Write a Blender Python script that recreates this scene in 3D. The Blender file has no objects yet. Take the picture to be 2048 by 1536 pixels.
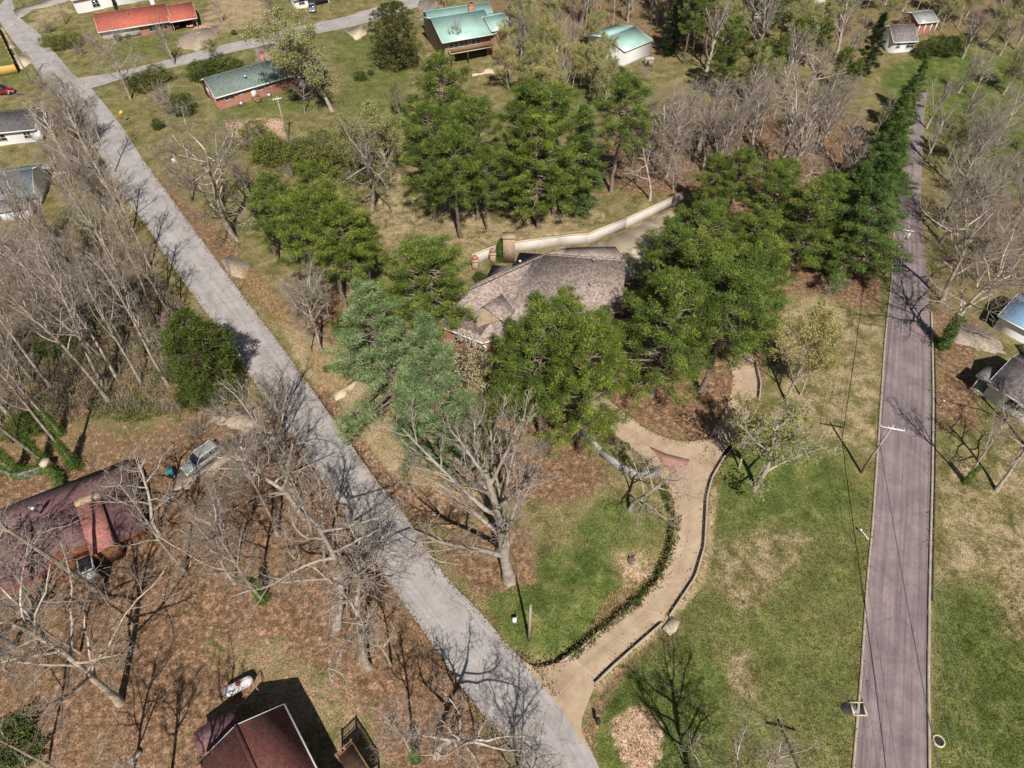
import bpy, math, random
import numpy as np
from mathutils import Vector, Matrix, noise as mnoise
R = math.radians
S = bpy.context.scene
COL = S.collection
# ------------------------------------------------------------------ camera
CH, TH, FPX = 68.0, R(48.9), 1370.0          # height over ground, tilt below horizon, focal length in photo pixels
cd = bpy.data.cameras.new('camera'); cam = bpy.data.objects.new('camera', cd); COL.objects.link(cam)
cam.location = (0, 0, CH); cam.rotation_euler = (math.pi/2 - TH, 0, 0)
cd.sensor_width = 36; cd.lens = FPX/2048*36; cd.clip_start = 0.5; cd.clip_end = 5000
S.camera = cam
# ------------------------------------------------------------------ sky, sun, exposure
SUN_EL, SUN_AZ = R(50), R(11)                # azimuth measured from -Y towards +X (behind the camera, a little to its right)
W = bpy.data.worlds.new('World'); S.world = W; W.use_nodes = True
sky = W.node_tree.nodes.new('ShaderNodeTexSky'); sky.sky_type = 'NISHITA'; sky.sun_disc = False
sky.sun_elevation = SUN_EL; sky.sun_rotation = math.pi - SUN_AZ
W.node_tree.links.new(sky.outputs[0], W.node_tree.nodes['Background'].inputs[0])
W.node_tree.nodes['Background'].inputs[1].default_value = 0.05
sl = bpy.data.lights.new('sun', 'SUN'); sl.energy = 5.0; sl.angle = R(0.5); sl.color = (1.0, 0.955, 0.89)
so = bpy.data.objects.new('sun', sl); COL.objects.link(so)
sdir = Vector((math.sin(SUN_AZ)*math.cos(SUN_EL), -math.cos(SUN_AZ)*math.cos(SUN_EL), math.sin(SUN_EL)))
so.rotation_euler = sdir.to_track_quat('Z', 'Y').to_euler(); so.location = (0, -50, 120)
S.view_settings.view_transform = 'Standard'; S.view_settings.look = 'None'
S.view_settings.exposure = 0.1; S.view_settings.gamma = 1
S.cycles.max_bounces = 5; S.cycles.diffuse_bounces = 1; S.cycles.glossy_bounces = 2; S.cycles.transparent_max_bounces = 6
# ------------------------------------------------------------------ pixel -> place
def P(px, py, z=0.0):
    a, v = (px-1024)/FPX, (py-768)/FPX
    dy = math.cos(TH)-v*math.sin(TH); dz = -math.sin(TH)-v*math.cos(TH)
    s = (z-CH)/dz
    return Vector((a*s, dy*s, z))
def to_px(X, Y, Z=0.0):
    zc = Y*math.cos(TH)+(CH-Z)*math.sin(TH); up = Y*math.sin(TH)+(Z-CH)*math.cos(TH)
    zc = np.maximum(zc, 1.0)
    return 1024+FPX*X/zc, 768-FPX*up/zc
def top_h(bx, by, ty):
    Y = P(bx, by)[1]; t = (ty-768)/FPX
    return CH-Y*(math.sin(TH)+t*math.cos(TH))/(math.cos(TH)-t*math.sin(TH))
# ------------------------------------------------------------------ mesh helpers
class MB:
    """collects vertices and faces; build() links them as one mesh object"""
    def __init__(s): s.V = []; s.F = []; s.n = 0; s.T = []
    def add(s, V, F, m=0, t=None):
        V = np.asarray(V, float).reshape(-1, 3); F = np.asarray(F, int)
        s.V.append(V); s.F.append((F+s.n, m)); s.n += len(V)
        s.T.append(np.ones(len(V)) if t is None else np.broadcast_to(np.asarray(t, float), (len(V),)))
        return s
    def box(s, x0, x1, y0, y1, z0, z1, m=0):
        V = [(x0,y0,z0),(x1,y0,z0),(x1,y1,z0),(x0,y1,z0),(x0,y0,z1),(x1,y0,z1),(x1,y1,z1),(x0,y1,z1)]
        return s.add(V, [(0,3,2,1),(4,5,6,7),(0,1,5,4),(1,2,6,5),(2,3,7,6),(3,0,4,7)], m)
    def obox(s, p, q, w, h, m=0, z0=0.0):
        """bar from p to q, width w across, from z0 below to h above the axis"""
        p, q = Vector(p), Vector(q); d = (q-p).normalized()
        n = d.cross(Vector((0,0,1))); n = n.normalized() if n.length > 1e-4 else Vector((1,0,0))
        u = n.cross(d)
        V = []
        for e in (p, q):
            for a, b in ((-1,z0),(1,z0),(1,h),(-1,h)): V.append(e+n*a*w/2+u*b)
        return s.add(V, [(0,1,2,3),(7,6,5,4),(0,4,5,1),(1,5,6,2),(2,6,7,3),(3,7,4,0)], m)
    def tube(s, pts, rad, sides=6, m=0, cap=False):
        pts = np.asarray(pts, float); k = len(pts); rad = np.broadcast_to(np.asarray(rad, float), (k,))
        d = np.gradient(pts, axis=0); d /= np.linalg.norm(d, axis=1)[:, None]+1e-9
        ref = np.array([0.,0,1]) if abs(d.mean(0)[2]) < 0.8 else np.array([1.,0,0])
        a = np.cross(d, ref); a /= np.linalg.norm(a, axis=1)[:, None]+1e-9
        b = np.cross(d, a)
        ang = np.arange(sides)*2*math.pi/sides
        ring = pts[:,None,:]+rad[:,None,None]*(a[:,None,:]*np.cos(ang)[None,:,None]+b[:,None,:]*np.sin(ang)[None,:,None])
        i = np.arange(k-1)[:,None]*sides; j = np.arange(sides)[None,:]; j2 = (j+1) % sides
        F = np.stack([i+j, i+j2, i+sides+j2, i+sides+j], -1).reshape(-1, 4)
        s.add(ring.reshape(-1,3), F, m)
        if cap:
            s.F.append((np.array([list(range(s.n-sides, s.n))]), m)); s.F.append((np.array([list(range(s.n-k*sides+sides-1, s.n-k*sides-1, -1))]), m))
        return s
    def poly(s, pts, m=0):
        return s.add(pts, [list(range(len(pts)))], m)
    def slab(s, pts, thick, m=0, ms=None):
        """planar-ish polygon with thickness downwards"""
        n = len(pts); V = [Vector(p) for p in pts]; Lo = [p-Vector((0,0,thick)) for p in V]
        s.add(V+Lo, [list(range(n))], m); b = s.n-2*n
        s.F.append((np.array([[b+n+i for i in range(n-1,-1,-1)]]), m))
        for i in range(n):
            j = (i+1) % n; s.F.append((np.array([[b+j, b+i, b+n+i, b+n+j]]), m if ms is None else ms))
        return s
    def lathe(s, prof, sides=12, c=(0,0,0), m=0):
        k = len(prof); ang = np.arange(sides)*2*math.pi/sides
        V = np.array([[(r*math.cos(t)+c[0], r*math.sin(t)+c[1], z+c[2]) for t in ang] for r, z in prof])
        i = np.arange(k-1)[:,None]*sides; j = np.arange(sides)[None,:]; j2 = (j+1) % sides
        return s.add(V.reshape(-1,3), np.stack([i+j, i+j2, i+sides+j2, i+sides+j], -1).reshape(-1,4), m)
    def mesh(s, name, mats, smooth=False, tint=False):
        me = bpy.data.meshes.new(name)
        V = np.concatenate(s.V).astype(np.float32)
        me.vertices.add(len(V)); me.vertices.foreach_set('co', V.ravel())
        tot = np.concatenate([np.full(len(F), F.shape[1]) for F, _ in s.F]); idx = np.concatenate([F.ravel() for F, _ in s.F])
        mi = np.concatenate([np.full(len(F), m) for F, m in s.F])
        me.loops.add(len(idx)); me.loops.foreach_set('vertex_index', idx.astype(np.int32))
        me.polygons.add(len(tot)); me.polygons.foreach_set('loop_start', (np.cumsum(tot)-tot).astype(np.int32))
        me.polygons.foreach_set('material_index', mi.astype(np.int32))
        if smooth: me.polygons.foreach_set('use_smooth', np.ones(len(tot), bool))
        for mm in (mats if isinstance(mats, (list, tuple)) else [mats]): me.materials.append(mm)
        me.update(calc_edges=True)
        if tint:
            a = me.attributes.new('tint', 'FLOAT', 'POINT'); a.data.foreach_set('value', np.concatenate(s.T).astype(np.float32))
        return me
    def build(s, name, mats, parent=None, smooth=False, tint=False):
        return link(name, s.mesh(name, mats, smooth, tint), parent)
def link(name, me, parent=None):
    o = bpy.data.objects.new(name, me); COL.objects.link(o)
    if parent is not None: o.parent = parent
    return o
def tag(o, label=None, cat=None, group=None, kind=None):
    for k, v in (('label', label), ('category', cat), ('group', group), ('kind', kind)):
        if v: o[k] = v
    return o
def thing(name, label, cat, loc=(0,0,0), rz=0.0, group=None):
    o = bpy.data.objects.new(name, None); COL.objects.link(o); o.location = loc; o.rotation_euler = (0,0,rz)
    o.empty_display_size = 0.5
    return tag(o, label, cat, group)
# ------------------------------------------------------------------ materials
def nodes(name):
    m = bpy.data.materials.new(name); m.use_nodes = True; nt = m.node_tree
    return m, nt, nt.nodes, nt.links, nt.nodes['Principled BSDF']
def noise(nt, scale, detail=4, rough=0.6, vec=None, dist=0.0):
    n = nt.nodes.new('ShaderNodeTexNoise'); n.inputs['Scale'].default_value = scale; n.inputs['Detail'].default_value = detail
    n.inputs['Roughness'].default_value = rough; n.inputs['Distortion'].default_value = dist
    if vec is not None: nt.links.new(vec, n.inputs['Vector'])
    return n.outputs['Fac']
def ramp(nt, fac, stops):
    r = nt.nodes.new('ShaderNodeValToRGB'); e = r.color_ramp.elements
    while len(e) < len(stops): e.new(0.5)
    for i, (p, c) in enumerate(stops):
        e[i].position = p; e[i].color = (*c, 1) if len(c) == 3 else c
    nt.links.new(fac, r.inputs[0]); return r.outputs[0]
def mix(nt, f, a, b, mode='MIX'):
    n = nt.nodes.new('ShaderNodeMix'); n.data_type = 'RGBA'; n.blend_type = mode
    for k, v in ((0, f), (6, a), (7, b)):
        if isinstance(v, (int, float)): n.inputs[k].default_value = v
        elif isinstance(v, tuple): n.inputs[k].default_value = (*v, 1)
        else: nt.links.new(v, n.inputs[k])
    return n.outputs[2]
def mth(nt, op, a, b=None, c=None, clamp=False):
    n = nt.nodes.new('ShaderNodeMath'); n.operation = op; n.use_clamp = clamp
    for k, v in enumerate((a, b, c)):
        if v is None: continue
        if isinstance(v, (int, float)): n.inputs[k].default_value = v
        else: nt.links.new(v, n.inputs[k])
    return n.outputs[0]
def sstep(nt, x, a, b):
    n = nt.nodes.new('ShaderNodeMapRange'); n.interpolation_type = 'SMOOTHSTEP'
    nt.links.new(x, n.inputs[0]); n.inputs[1].default_value = a; n.inputs[2].default_value = b
    return n.outputs[0]
def coord(nt, which='Object'):
    n = nt.nodes.new('ShaderNodeTexCoord'); return n.outputs[which]
def bump(nt, h, strength, dist, bs):
    b = nt.nodes.new('ShaderNodeBump'); b.inputs['Strength'].default_value = strength; b.inputs['Distance'].default_value = dist
    nt.links.new(h, b.inputs['Height']); nt.links.new(b.outputs[0], bs.inputs['Normal'])
def lin(r, g, b):
    f = lambda c: (c/255/12.92 if c/255 <= .04045 else ((c/255+.055)/1.055)**2.4)
    return (f(r), f(g), f(b))
def plain(name, c1, c2=None, scale=2.0, rough=0.7, metal=0.0, bstr=0.0, detail=4):
    m, nt, N, L, bs = nodes(name)
    c2 = c2 or tuple(x*0.75 for x in c1)
    v = coord(nt); f = noise(nt, scale, detail, 0.65, v)
    L.new(ramp(nt, f, [(0.3, c2), (0.7, c1)]), bs.inputs['Base Color'])
    bs.inputs['Roughness'].default_value = rough; bs.inputs['Metallic'].default_value = metal
    if bstr: bump(nt, f, bstr, 0.05, bs)
    return m
def shingle(name, c1, c2, c3, rough=0.9):
    m, nt, N, L, bs = nodes(name); v = coord(nt)
    big = noise(nt, 0.35, 4, 0.6, v); fine = noise(nt, 5.0, 3, 0.7, v)
    vo = N.new('ShaderNodeTexVoronoi'); vo.inputs['Scale'].default_value = 3.4; L.new(v, vo.inputs['Vector'])
    sep = N.new('ShaderNodeSeparateColor'); L.new(vo.outputs['Color'], sep.inputs[0])
    c = mix(nt, ramp(nt, sep.outputs[0], [(0.25,(0,0,0)),(0.75,(1,1,1))]), c1, c2)
    c = mix(nt, sstep(nt, fine, 0.5, 0.7), c, c3)
    c = mix(nt, 0.2, c, ramp(nt, big, [(0.3, (0.35,0.35,0.35)), (0.7, (1,1,1))]), 'MULTIPLY')
    wv = N.new('ShaderNodeTexWave'); wv.inputs['Scale'].default_value = 1.6; wv.bands_direction = 'Y'; wv.inputs['Distortion'].default_value = 0.6
    L.new(v, wv.inputs['Vector'])
    c = mix(nt, 0.16, c, wv.outputs['Color'], 'MULTIPLY')
    L.new(c, bs.inputs['Base Color']); bs.inputs['Roughness'].default_value = rough
    bump(nt, fine, 0.5, 0.04, bs); return m
def bricks(name, c1, c2, mortar, sx=4.0, bw=0.5, bh=0.22, rough=0.9):
    m, nt, N, L, bs = nodes(name); v = coord(nt)
    mp = N.new('ShaderNodeSeparateXYZ'); L.new(v, mp.inputs[0])
    s = mth(nt, 'ADD', mp.outputs[0], mp.outputs[1]); cb = N.new('ShaderNodeCombineXYZ'); L.new(s, cb.inputs[0]); L.new(mp.outputs[2], cb.inputs[1])
    b = N.new('ShaderNodeTexBrick'); b.inputs['Scale'].default_value = sx; b.inputs['Brick Width'].default_value = bw*2; b.inputs['Row Height'].default_value = bh*2
    b.inputs['Color1'].default_value = (*c1,1); b.inputs['Color2'].default_value = (*c2,1); b.inputs['Mortar'].default_value = (*mortar,1)
    b.inputs['Mortar Size'].default_value = 0.03; L.new(cb.outputs[0], b.inputs['Vector'])
    c = mix(nt, 0.5, b.outputs['Color'], ramp(nt, noise(nt, 0.9, 4, 0.6, v), [(0.3,(0.55,0.55,0.55)),(0.7,(1,1,1))]), 'MULTIPLY')
    L.new(c, bs.inputs['Base Color']); bs.inputs['Roughness'].default_value = rough; return m
def bark(name, c1, c2, c3):
    m, nt, N, L, bs = nodes(name); v = coord(nt)
    oi = N.new('ShaderNodeObjectInfo')
    f = noise(nt, 2.2, 5, 0.7, v); g = noise(nt, 0.5, 3, 0.6, v)
    c = ramp(nt, f, [(0.3, c2), (0.62, c1)])
    c = mix(nt, sstep(nt, g, 0.55, 0.75), c, c3)
    c = mix(nt, 1.0, c, ramp(nt, oi.outputs['Random'], [(0, (0.72,0.70,0.68)), (1, (1.15,1.12,1.1))]), 'MULTIPLY')
    L.new(c, bs.inputs['Base Color']); bs.inputs['Roughness'].default_value = 0.9; bs.inputs['Specular IOR Level'].default_value = 0.15
    return m
def leafy(name, stops, hv=0.18, trans=0.25, rough=0.55):
    """foliage: every leaf or needle tuft its own tint, every plant its own shade"""
    m, nt, N, L, bs = nodes(name)
    at = N.new('ShaderNodeAttribute'); at.attribute_name = 'tint'
    oi = N.new('ShaderNodeObjectInfo')
    c = ramp(nt, at.outputs['Fac'], stops)
    c = mix(nt, 1.0, c, ramp(nt, oi.outputs['Random'], [(0, (1-hv, 1-hv*0.7, 1-hv)), (0.5, (1,1,1)), (1, (1+hv, 1+hv*0.6, 1-hv*0.3))]), 'MULTIPLY')
    L.new(c, bs.inputs['Base Color']); bs.inputs['Roughness'].default_value = rough; bs.inputs['Specular IOR Level'].default_value = 0.25
    tr = N.new('ShaderNodeBsdfTranslucent'); L.new(c, tr.inputs[0])
    mx = N.new('ShaderNodeMixShader'); mx.inputs[0].default_value = trans
    L.new(bs.outputs[0], mx.inputs[1]); L.new(tr.outputs[0], mx.inputs[2]); L.new(mx.outputs[0], N['Material Output'].inputs[0])
    return m
M = {}
M['bark'] = bark('grey_bark', lin(194,182,166), lin(118,104,92), lin(206,198,186))
M['bark_brown'] = bark('brown_bark', lin(128,110,96), lin(64,52,44), lin(146,130,116))
M['bark_pale'] = bark('pale_bark', lin(194,184,172), lin(126,114,102), lin(206,198,188))
M['twig'] = bark('grey_twigs', lin(176,164,152), lin(130,116,106), lin(192,182,170))
M['pinebark'] = bark('pine_bark', lin(150,134,122), lin(82,68,60), lin(165,152,142))
M['pine'] = leafy('pine_needles', [(0, lin(46,60,24)), (0.45, lin(88,106,42)), (0.8, lin(130,146,60)), (1, lin(172,176,92))], trans=.08)
M['wpine'] = leafy('white_pine_needles', [(0, lin(68,88,52)), (0.5, lin(108,130,84)), (1, lin(164,178,134))], trans=.12)
M['dpine'] = leafy('dark_pine_needles', [(0, lin(44,60,28)), (0.5, lin(84,108,52)), (1, lin(130,148,80))], trans=.12)
M['cedar'] = leafy('cedar_sprays', [(0, lin(40,52,22)), (0.5, lin(74,90,38)), (1, lin(112,128,54))])
M['spruce'] = leafy('dark_conifer_needles', [(0, lin(20,34,18)), (0.5, lin(36,58,30)), (1, lin(62,84,44))])
M['magnolia'] = leafy('glossy_leaves', [(0, lin(48,58,24)), (0.5, lin(78,86,40)), (1, lin(150,142,88))], rough=0.35)
M['bud'] = leafy('spring_buds', [(0, lin(146,144,84)), (0.5, lin(176,172,108)), (1, lin(206,200,146))], trans=0.35)
M['budgreen'] = leafy('fresh_leaves', [(0, lin(98,116,54)), (0.5, lin(128,146,78)), (1, lin(160,172,108))], trans=0.35)
M['flower'] = leafy('cream_blossom', [(0, lin(150,136,100)), (0.5, lin(196,182,146)), (1, lin(232,222,196))], hv=0.03)
M['redbud'] = leafy('purple_blossom', [(0, lin(96,60,88)), (0.5, lin(140,92,130)), (1, lin(170,124,158))])
M['hedge'] = leafy('hedge_leaves', [(0, lin(66,78,28)), (0.5, lin(108,116,52)), (1, lin(150,150,78))])
M['bushy'] = leafy('shrub_leaves', [(0, lin(46,62,26)), (0.5, lin(82,98,44)), (1, lin(120,128,66))])
M['ivy'] = leafy('ivy_leaves', [(0, lin(46,72,20)), (0.5, lin(84,116,38)), (1, lin(136,160,72))])
M['brown'] = leafy('dry_leaves', [(0, lin(96,72,52)), (0.5, lin(140,110,80)), (1, lin(178,150,112))])
M['red_leaf'] = leafy('dark_red_leaves', [(0, lin(70,34,38)), (0.5, lin(104,58,58)), (1, lin(130,86,80))])
M['white'] = plain('white_paint', (0.84,0.83,0.80), (0.76,0.75,0.72), 1.5, 0.6)
M['trim'] = plain('trim_paint', (0.8,0.79,0.76), (0.7,0.69,0.66), 2, 0.5)
M['glass'] = plain('window_glass', (0.02,0.025,0.03), (0.035,0.04,0.05), 0.8, 0.08)
M['conc'] = plain('pale_concrete', lin(206,190,164), lin(184,166,140), 0.6, 0.85, 0, 0.1)
M['wood'] = plain('weathered_wood', lin(150,116,82), lin(104,76,54), 3, 0.8)
M['darkwood'] = plain('dark_wood', lin(92,66,50), lin(60,42,34), 3, 0.8)
M['pole'] = plain('pole_wood', lin(186,172,152), lin(140,124,106), 4, 0.85)
M['metal'] = plain('galvanised_metal', (0.5,0.5,0.5), (0.38,0.38,0.39), 3, 0.45, 0.6)
M['black'] = plain('black_rubber', (0.018,0.018,0.018), (0.03,0.03,0.03), 4, 0.7)
M['wire'] = plain('wire', (0.34,0.33,0.32), (0.28,0.27,0.26), 2, 0.5)
M['cable'] = plain('black_cable', (0.16,0.15,0.15), (0.10,0.10,0.10), 2, 0.6)
M['rock'] = plain('creek_stone', lin(176,156,134), lin(112,90,74), 2.5, 0.9, 0, 0.4)
M['pinebrick'] = bricks('red_brick', lin(192,126,106), lin(176,110,92), lin(184,156,138))
M['block'] = bricks('grey_block', lin(178,172,164), lin(140,134,128), lin(92,86,80), 2.2, 0.5, 0.3)
# ------------------------------------------------------------------ ground zones (photo pixels of the ground they cover)
ROAD_L = [(-10,20),(0,45),(30,87),(65,127),(95,172),(125,195),(155,237),(187,287),(240,380),(255,404),(295,456),(337,524),(390,596),(450,675),(512,772),(570,855),(632,943),(670,1000),(700,1045),(737,1103),(777,1167),(847,1262),(887,1322),(950,1415),(1022,1487),(1075,1580),(1120,1660)]
ROAD_R = [(20,-10),(35,32),(82,70),(110,105),(147,150),(182,175),(215,215),(250,262),(285,318),(325,370),(350,406),(412,491),(467,566),(512,626),(569,701),(620,772),(687,868),(752,960),(824,1048),(887,1150),(974,1237),(1022,1302),(1074,1340),(1110,1390),(1159,1452),(1200,1536),(1225,1600)]
ASPH_L = [(1840,180),(1826,230),(1806,307),(1796,375),(1789,420),(1787,480),(1783,560),(1776,624),(1769,690),(1762,800),(1755,900),(1745,1050),(1735,1152),(1722,1350),(1706,1536),(1698,1640)]
ASPH_R = [(1856,180),(1848,230),(1845,307),(1842,375),(1842,420),(1848,480),(1856,560),(1862,624),(1864,690),(1866,800),(1864,950),(1860,1100),(1858,1200),(1856,1350),(1858,1536),(1860,1640)]
CROSS_U = [(140,158),(157,156),(225,146),(325,122),(390,104),(450,88),(512,74),(572,58),(640,44),(690,34),(732,20),(807,-2),(860,-20)]
CROSS_D = [(165,180),(185,176),(235,160),(340,136),(400,121),(455,106),(512,94),(575,82),(640,66),(700,54),(745,42),(835,14),(900,-10)]
DRV_L = [(1040,1318),(1074,1337),(1120,1325),(1160,1298),(1200,1262),(1240,1228),(1290,1190),(1325,1148),(1345,1090),(1350,1040),(1348,1000),(1340,978),(1324,953),(1305,932)]
DRV_R = [(1175,1500),(1160,1452),(1166,1430),(1191,1367),(1225,1334),(1261,1302),(1324,1247),(1359,1202),(1391,1154),(1409,1093),(1414,993),(1424,955),(1449,913),(1470,888)]
BRA_L = [(1352,1010),(1324,953),(1305,932),(1275,905),(1240,877),(1205,851),(1178,828),(1150,800),(1130,780)]
BRA_R = [(1440,870),(1395,882),(1365,884),(1330,875),(1290,857),(1255,829),(1225,806),(1200,785),(1180,765)]
LOOP_L = [(1400,930),(1420,868),(1440,840),(1458,800),(1466,765),(1462,730),(1440,690),(1400,640),(1340,590),(1290,545),(1255,520)]
LOOP_R = [(1430,950),(1449,913),(1484,868),(1509,828),(1519,795),(1521,765),(1512,725),(1488,670),(1440,610),(1390,550),(1340,500),(1290,470)]
def resample(px, n, z=0.0):
    p = np.array([P(a, b, z) for a, b in px]); d = np.r_[0, np.cumsum(np.linalg.norm(np.diff(p, axis=0), axis=1))]
    t = np.linspace(0, d[-1], n)
    q = np.stack([np.interp(t, d, p[:, k]) for k in range(3)], 1)
    for _ in range(2): q[1:-1] = (q[:-2]+2*q[1:-1]+q[2:])/4
    return q
def in_poly(X, Y, poly):
    ins = np.zeros(X.shape, bool); n = len(poly)
    for i in range(n):
        (x0, y0), (x1, y1) = poly[i], poly[(i+1) % n]
        c = ((y0 > Y) != (y1 > Y)) & (X < (x1-x0)*(Y-y0)/(y1-y0+1e-12)+x0); ins ^= c
    return ins
def seg_dist(X, Y, poly, closed=True):
    n = len(poly); best = np.full(X.shape, 1e9)
    for i in range(n if closed else n-1):
        (x0, y0), (x1, y1) = poly[i], poly[(i+1) % n]
        dx, dy = x1-x0, y1-y0; L2 = dx*dx+dy*dy+1e-12
        t = np.clip(((X-x0)*dx+(Y-y0)*dy)/L2, 0, 1)
        best = np.minimum(best, (X-x0-t*dx)**2+(Y-y0-t*dy)**2)
    return np.sqrt(best)
def w2(px): return [tuple(P(a, b)[:2]) for a, b in px]
PAVED = [w2(ROAD_L)+w2(ROAD_R)[::-1], w2(ASPH_L)+w2(ASPH_R)[::-1], w2(CROSS_U)+w2(CROSS_D)[::-1], w2(DRV_L)+w2(DRV_R)[::-1],
         w2(BRA_L)+w2(BRA_R)[::-1], w2(LOOP_L)+w2(LOOP_R)[::-1]]
WALLN = w2([(880,560),(945,530),(1000,508),(1120,492),(1175,487),(1250,457),(1345,412),(1362,404)])
DITCH = w2([(640,790),(668,830),(700,872),(735,925),(775,975),(830,1010),(900,1014),(960,1000)])
BANK = w2([(1362,1020),(1357,1090),(1336,1150),(1300,1195),(1248,1235),(1208,1270),(1168,1306),(1125,1333)])
PLANTER = w2([(1165,868),(1200,908),(1240,938),(1275,955),(1318,950),(1290,915),(1230,870),(1185,845)])
HOUSES_FLAT = [w2([(860,700),(930,520),(1280,480),(1270,680),(1000,740)])]
def smooth(x, a, b):
    t = np.clip((x-a)/(b-a), 0, 1); return t*t*(3-2*t)
def fbm(X, Y, s, seed):
    rs = np.random.RandomState(seed); out = 0; amp = 1
    for o in range(3):
        a = rs.rand(4)*6.28; k = s*2**o
        out = out+amp*(np.sin(X*k+a[0]+1.7*np.sin(Y*k*0.6+a[1]))*np.cos(Y*k*1.1+a[2]+1.3*np.sin(X*k*0.7+a[3]))); amp *= 0.5
    return out
def height(X, Y):
    X = np.asarray(X, float); Y = np.asarray(Y, float)
    d = np.full(X.shape, 1e9); pav = np.zeros(X.shape, bool)
    for p in PAVED:
        ins = in_poly(X, Y, p); pav |= ins; d = np.minimum(d, np.where(ins, 0, seg_dist(X, Y, p)))
    for p in HOUSES_FLAT: d = np.minimum(d, np.where(in_poly(X, Y, p), 0, seg_dist(X, Y, p)))
    z = 0.16*fbm(X, Y, 0.13, 3)*smooth(d, 1.0, 7.0)+0.05*fbm(X, Y, 0.7, 8)*smooth(d, 0.6, 3)
    # higher ground behind the concrete retaining wall
    wy = np.interp(X, [a for a, b in WALLN], [b for a, b in WALLN])
    side = smooth(Y-wy, 0.15, 0.5)*smooth(X, WALLN[0][0]-6, WALLN[0][0]+2)*(1-smooth(X, 27, 34))
    z = z+2.0*side*(1-smooth(Y-wy, 8, 40))
    # rocky gully beside the side street
    dd = seg_dist(X, Y, DITCH, False); z = z-0.75*(1-smooth(dd, 0.3, 2.0))
    # lower bank along the left edge of the driveway
    db = seg_dist(X, Y, BANK, False); ins = in_poly(X, Y, PAVED[3])
    z = np.where(ins, z, z-1.0*(1-smooth(db, 0.2, 6.0))*(smooth(d, 0.0, 0.4)))
    # raised planting bed behind the grey block wall
    z = z+0.55*np.where(in_poly(X, Y, PLANTER), smooth(seg_dist(X, Y, PLANTER), 0, 0.8), 0)
    z = np.where(pav, -0.07, z-0.02)
    return z
def gz(x, y): return float(height(np.array([x]), np.array([y]))[0])
def G(px, py):
    """ground point seen at a photo pixel"""
    p = P(px, py)
    for _ in range(2): p = P(px, py, gz(p[0], p[1]))
    return p
def axis(lo, hi, step, far, lo2, hi2, step2):
    a = list(np.arange(lo, hi+1e-6, step)); b = list(np.arange(hi+step2, hi2, step2)); c = list(np.arange(lo-step2, lo2, -step2))[::-1]
    e = []; x = hi2; s = step2
    while x < far: e.append(x); s *= 1.4; x += s
    f = []; x = lo2; s = step2
    while x > -far: f.append(x); s *= 1.4; x -= s
    return np.array(f[::-1]+c+a+b+e)
gx = axis(-62, 70, 0.5, 1500, -150, 150, 1.1); gy = axis(9, 112, 0.45, 1800, -30, 215, 1.0)
X, Y = np.meshgrid(gx, gy); Z = height(X, Y)
px, py = to_px(X, Y)
ny, nx = X.shape
zone = np.zeros((ny, nx, 4))
def paint(ch, s, f, poly, off=0):
    poly = [(float(a), float(b)) for a, b in poly]
    xs = [a for a, b in poly]; ys = [b for a, b in poly]
    m = (px > min(xs)-f) & (px < max(xs)+f) & (py > min(ys)-f) & (py < max(ys)+f)
    if not m.any(): return
    d = seg_dist(px[m], py[m], poly); ins = in_poly(px[m], py[m], poly)
    w = s*smooth(np.where(ins, d, -d), -f, f)
    z = zone[m]; o = z[:, ch].copy()
    for k in range(4):
        if k != ch: z[:, k] *= (1-w)
    z[:, ch] = o+(s-o)*np.clip(w/max(s, 1e-6), 0, 1) if s > 0 else o
    zone[m] = z
LEAF, LUSH, STRAW, DIRT = 0, 1, 2, 3
paint(LUSH, .42, 40, [(-50,-100),(860,-100),(860,140),(760,330),(420,330),(250,240),(0,60)])
paint(STRAW, .22, 30, [(-50,-400),(900,-400),(900,130),(620,330),(300,260),(-50,60)])
paint(LUSH, .55, 20, [(640,60),(830,70),(800,250),(660,230),(700,160)])
paint(LUSH, .5, 20, [(230,60),(370,70),(350,110),(230,120)])
paint(LUSH, .5, 15, [(-10,75),(60,90),(60,170),(-10,180)])
paint(LUSH, .6, 12, [(430,215),(600,180),(640,215),(440,250)])
paint(STRAW, .85, 14, [(400,60),(560,50),(540,10),(440,-20)])
paint(STRAW, .8, 14, [(60,60),(135,20),(130,5),(80,20)])
paint(DIRT, .8, 14, [(450,240),(560,235),(580,285),(470,290)])
paint(DIRT, .7, 10, [(345,95),(400,45),(440,60),(420,95)])
paint(LEAF, .5, 30, [(960,-300),(1500,-300),(1480,70),(1330,130),(1180,60),(1010,150),(970,60)])
paint(LUSH, .5, 20, [(1020,160),(1250,150),(1340,190),(1210,240),(1000,240)])
paint(LEAF, .3, 40, [(1480,-300),(2200,-300),(2100,60),(1900,90),(1600,160)])
paint(LUSH, .9, 40, [(1850,230),(1870,120),(2100,90),(2100,420),(1960,380)])
paint(LUSH, 1., 14, [(1770,215),(1765,140),(1810,122),(1940,105),(1955,135),(1900,160),(1800,220)])
paint(LUSH, .8, 30, [(1870,160),(2100,130),(2100,360),(1990,330),(1880,230)])
paint(LEAF, .75, 35, [(1170,300),(1400,220),(1740,240),(1790,330),(1780,470),(1400,430),(1200,400)])
paint(STRAW, .6, 30, [(770,330),(1000,460),(1240,400),(1240,440),(1100,500),(930,520),(760,500),(740,420)])
paint(LEAF, .55, 30, [(980,400),(1230,350),(1240,440),(980,450)])
paint(LUSH, .45, 15, [(1150,425),(1235,405),(1245,425),(1140,460)])
paint(LUSH, .35, 20, [(760,340),(840,390),(850,460),(780,420)])
paint(LEAF, 1., 26, [(1240,480),(1680,440),(1765,560),(1750,640),(1640,590),(1550,600),(1530,760),(1500,860),(1400,890),(1230,820),(980,880),(980,640)])
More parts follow.
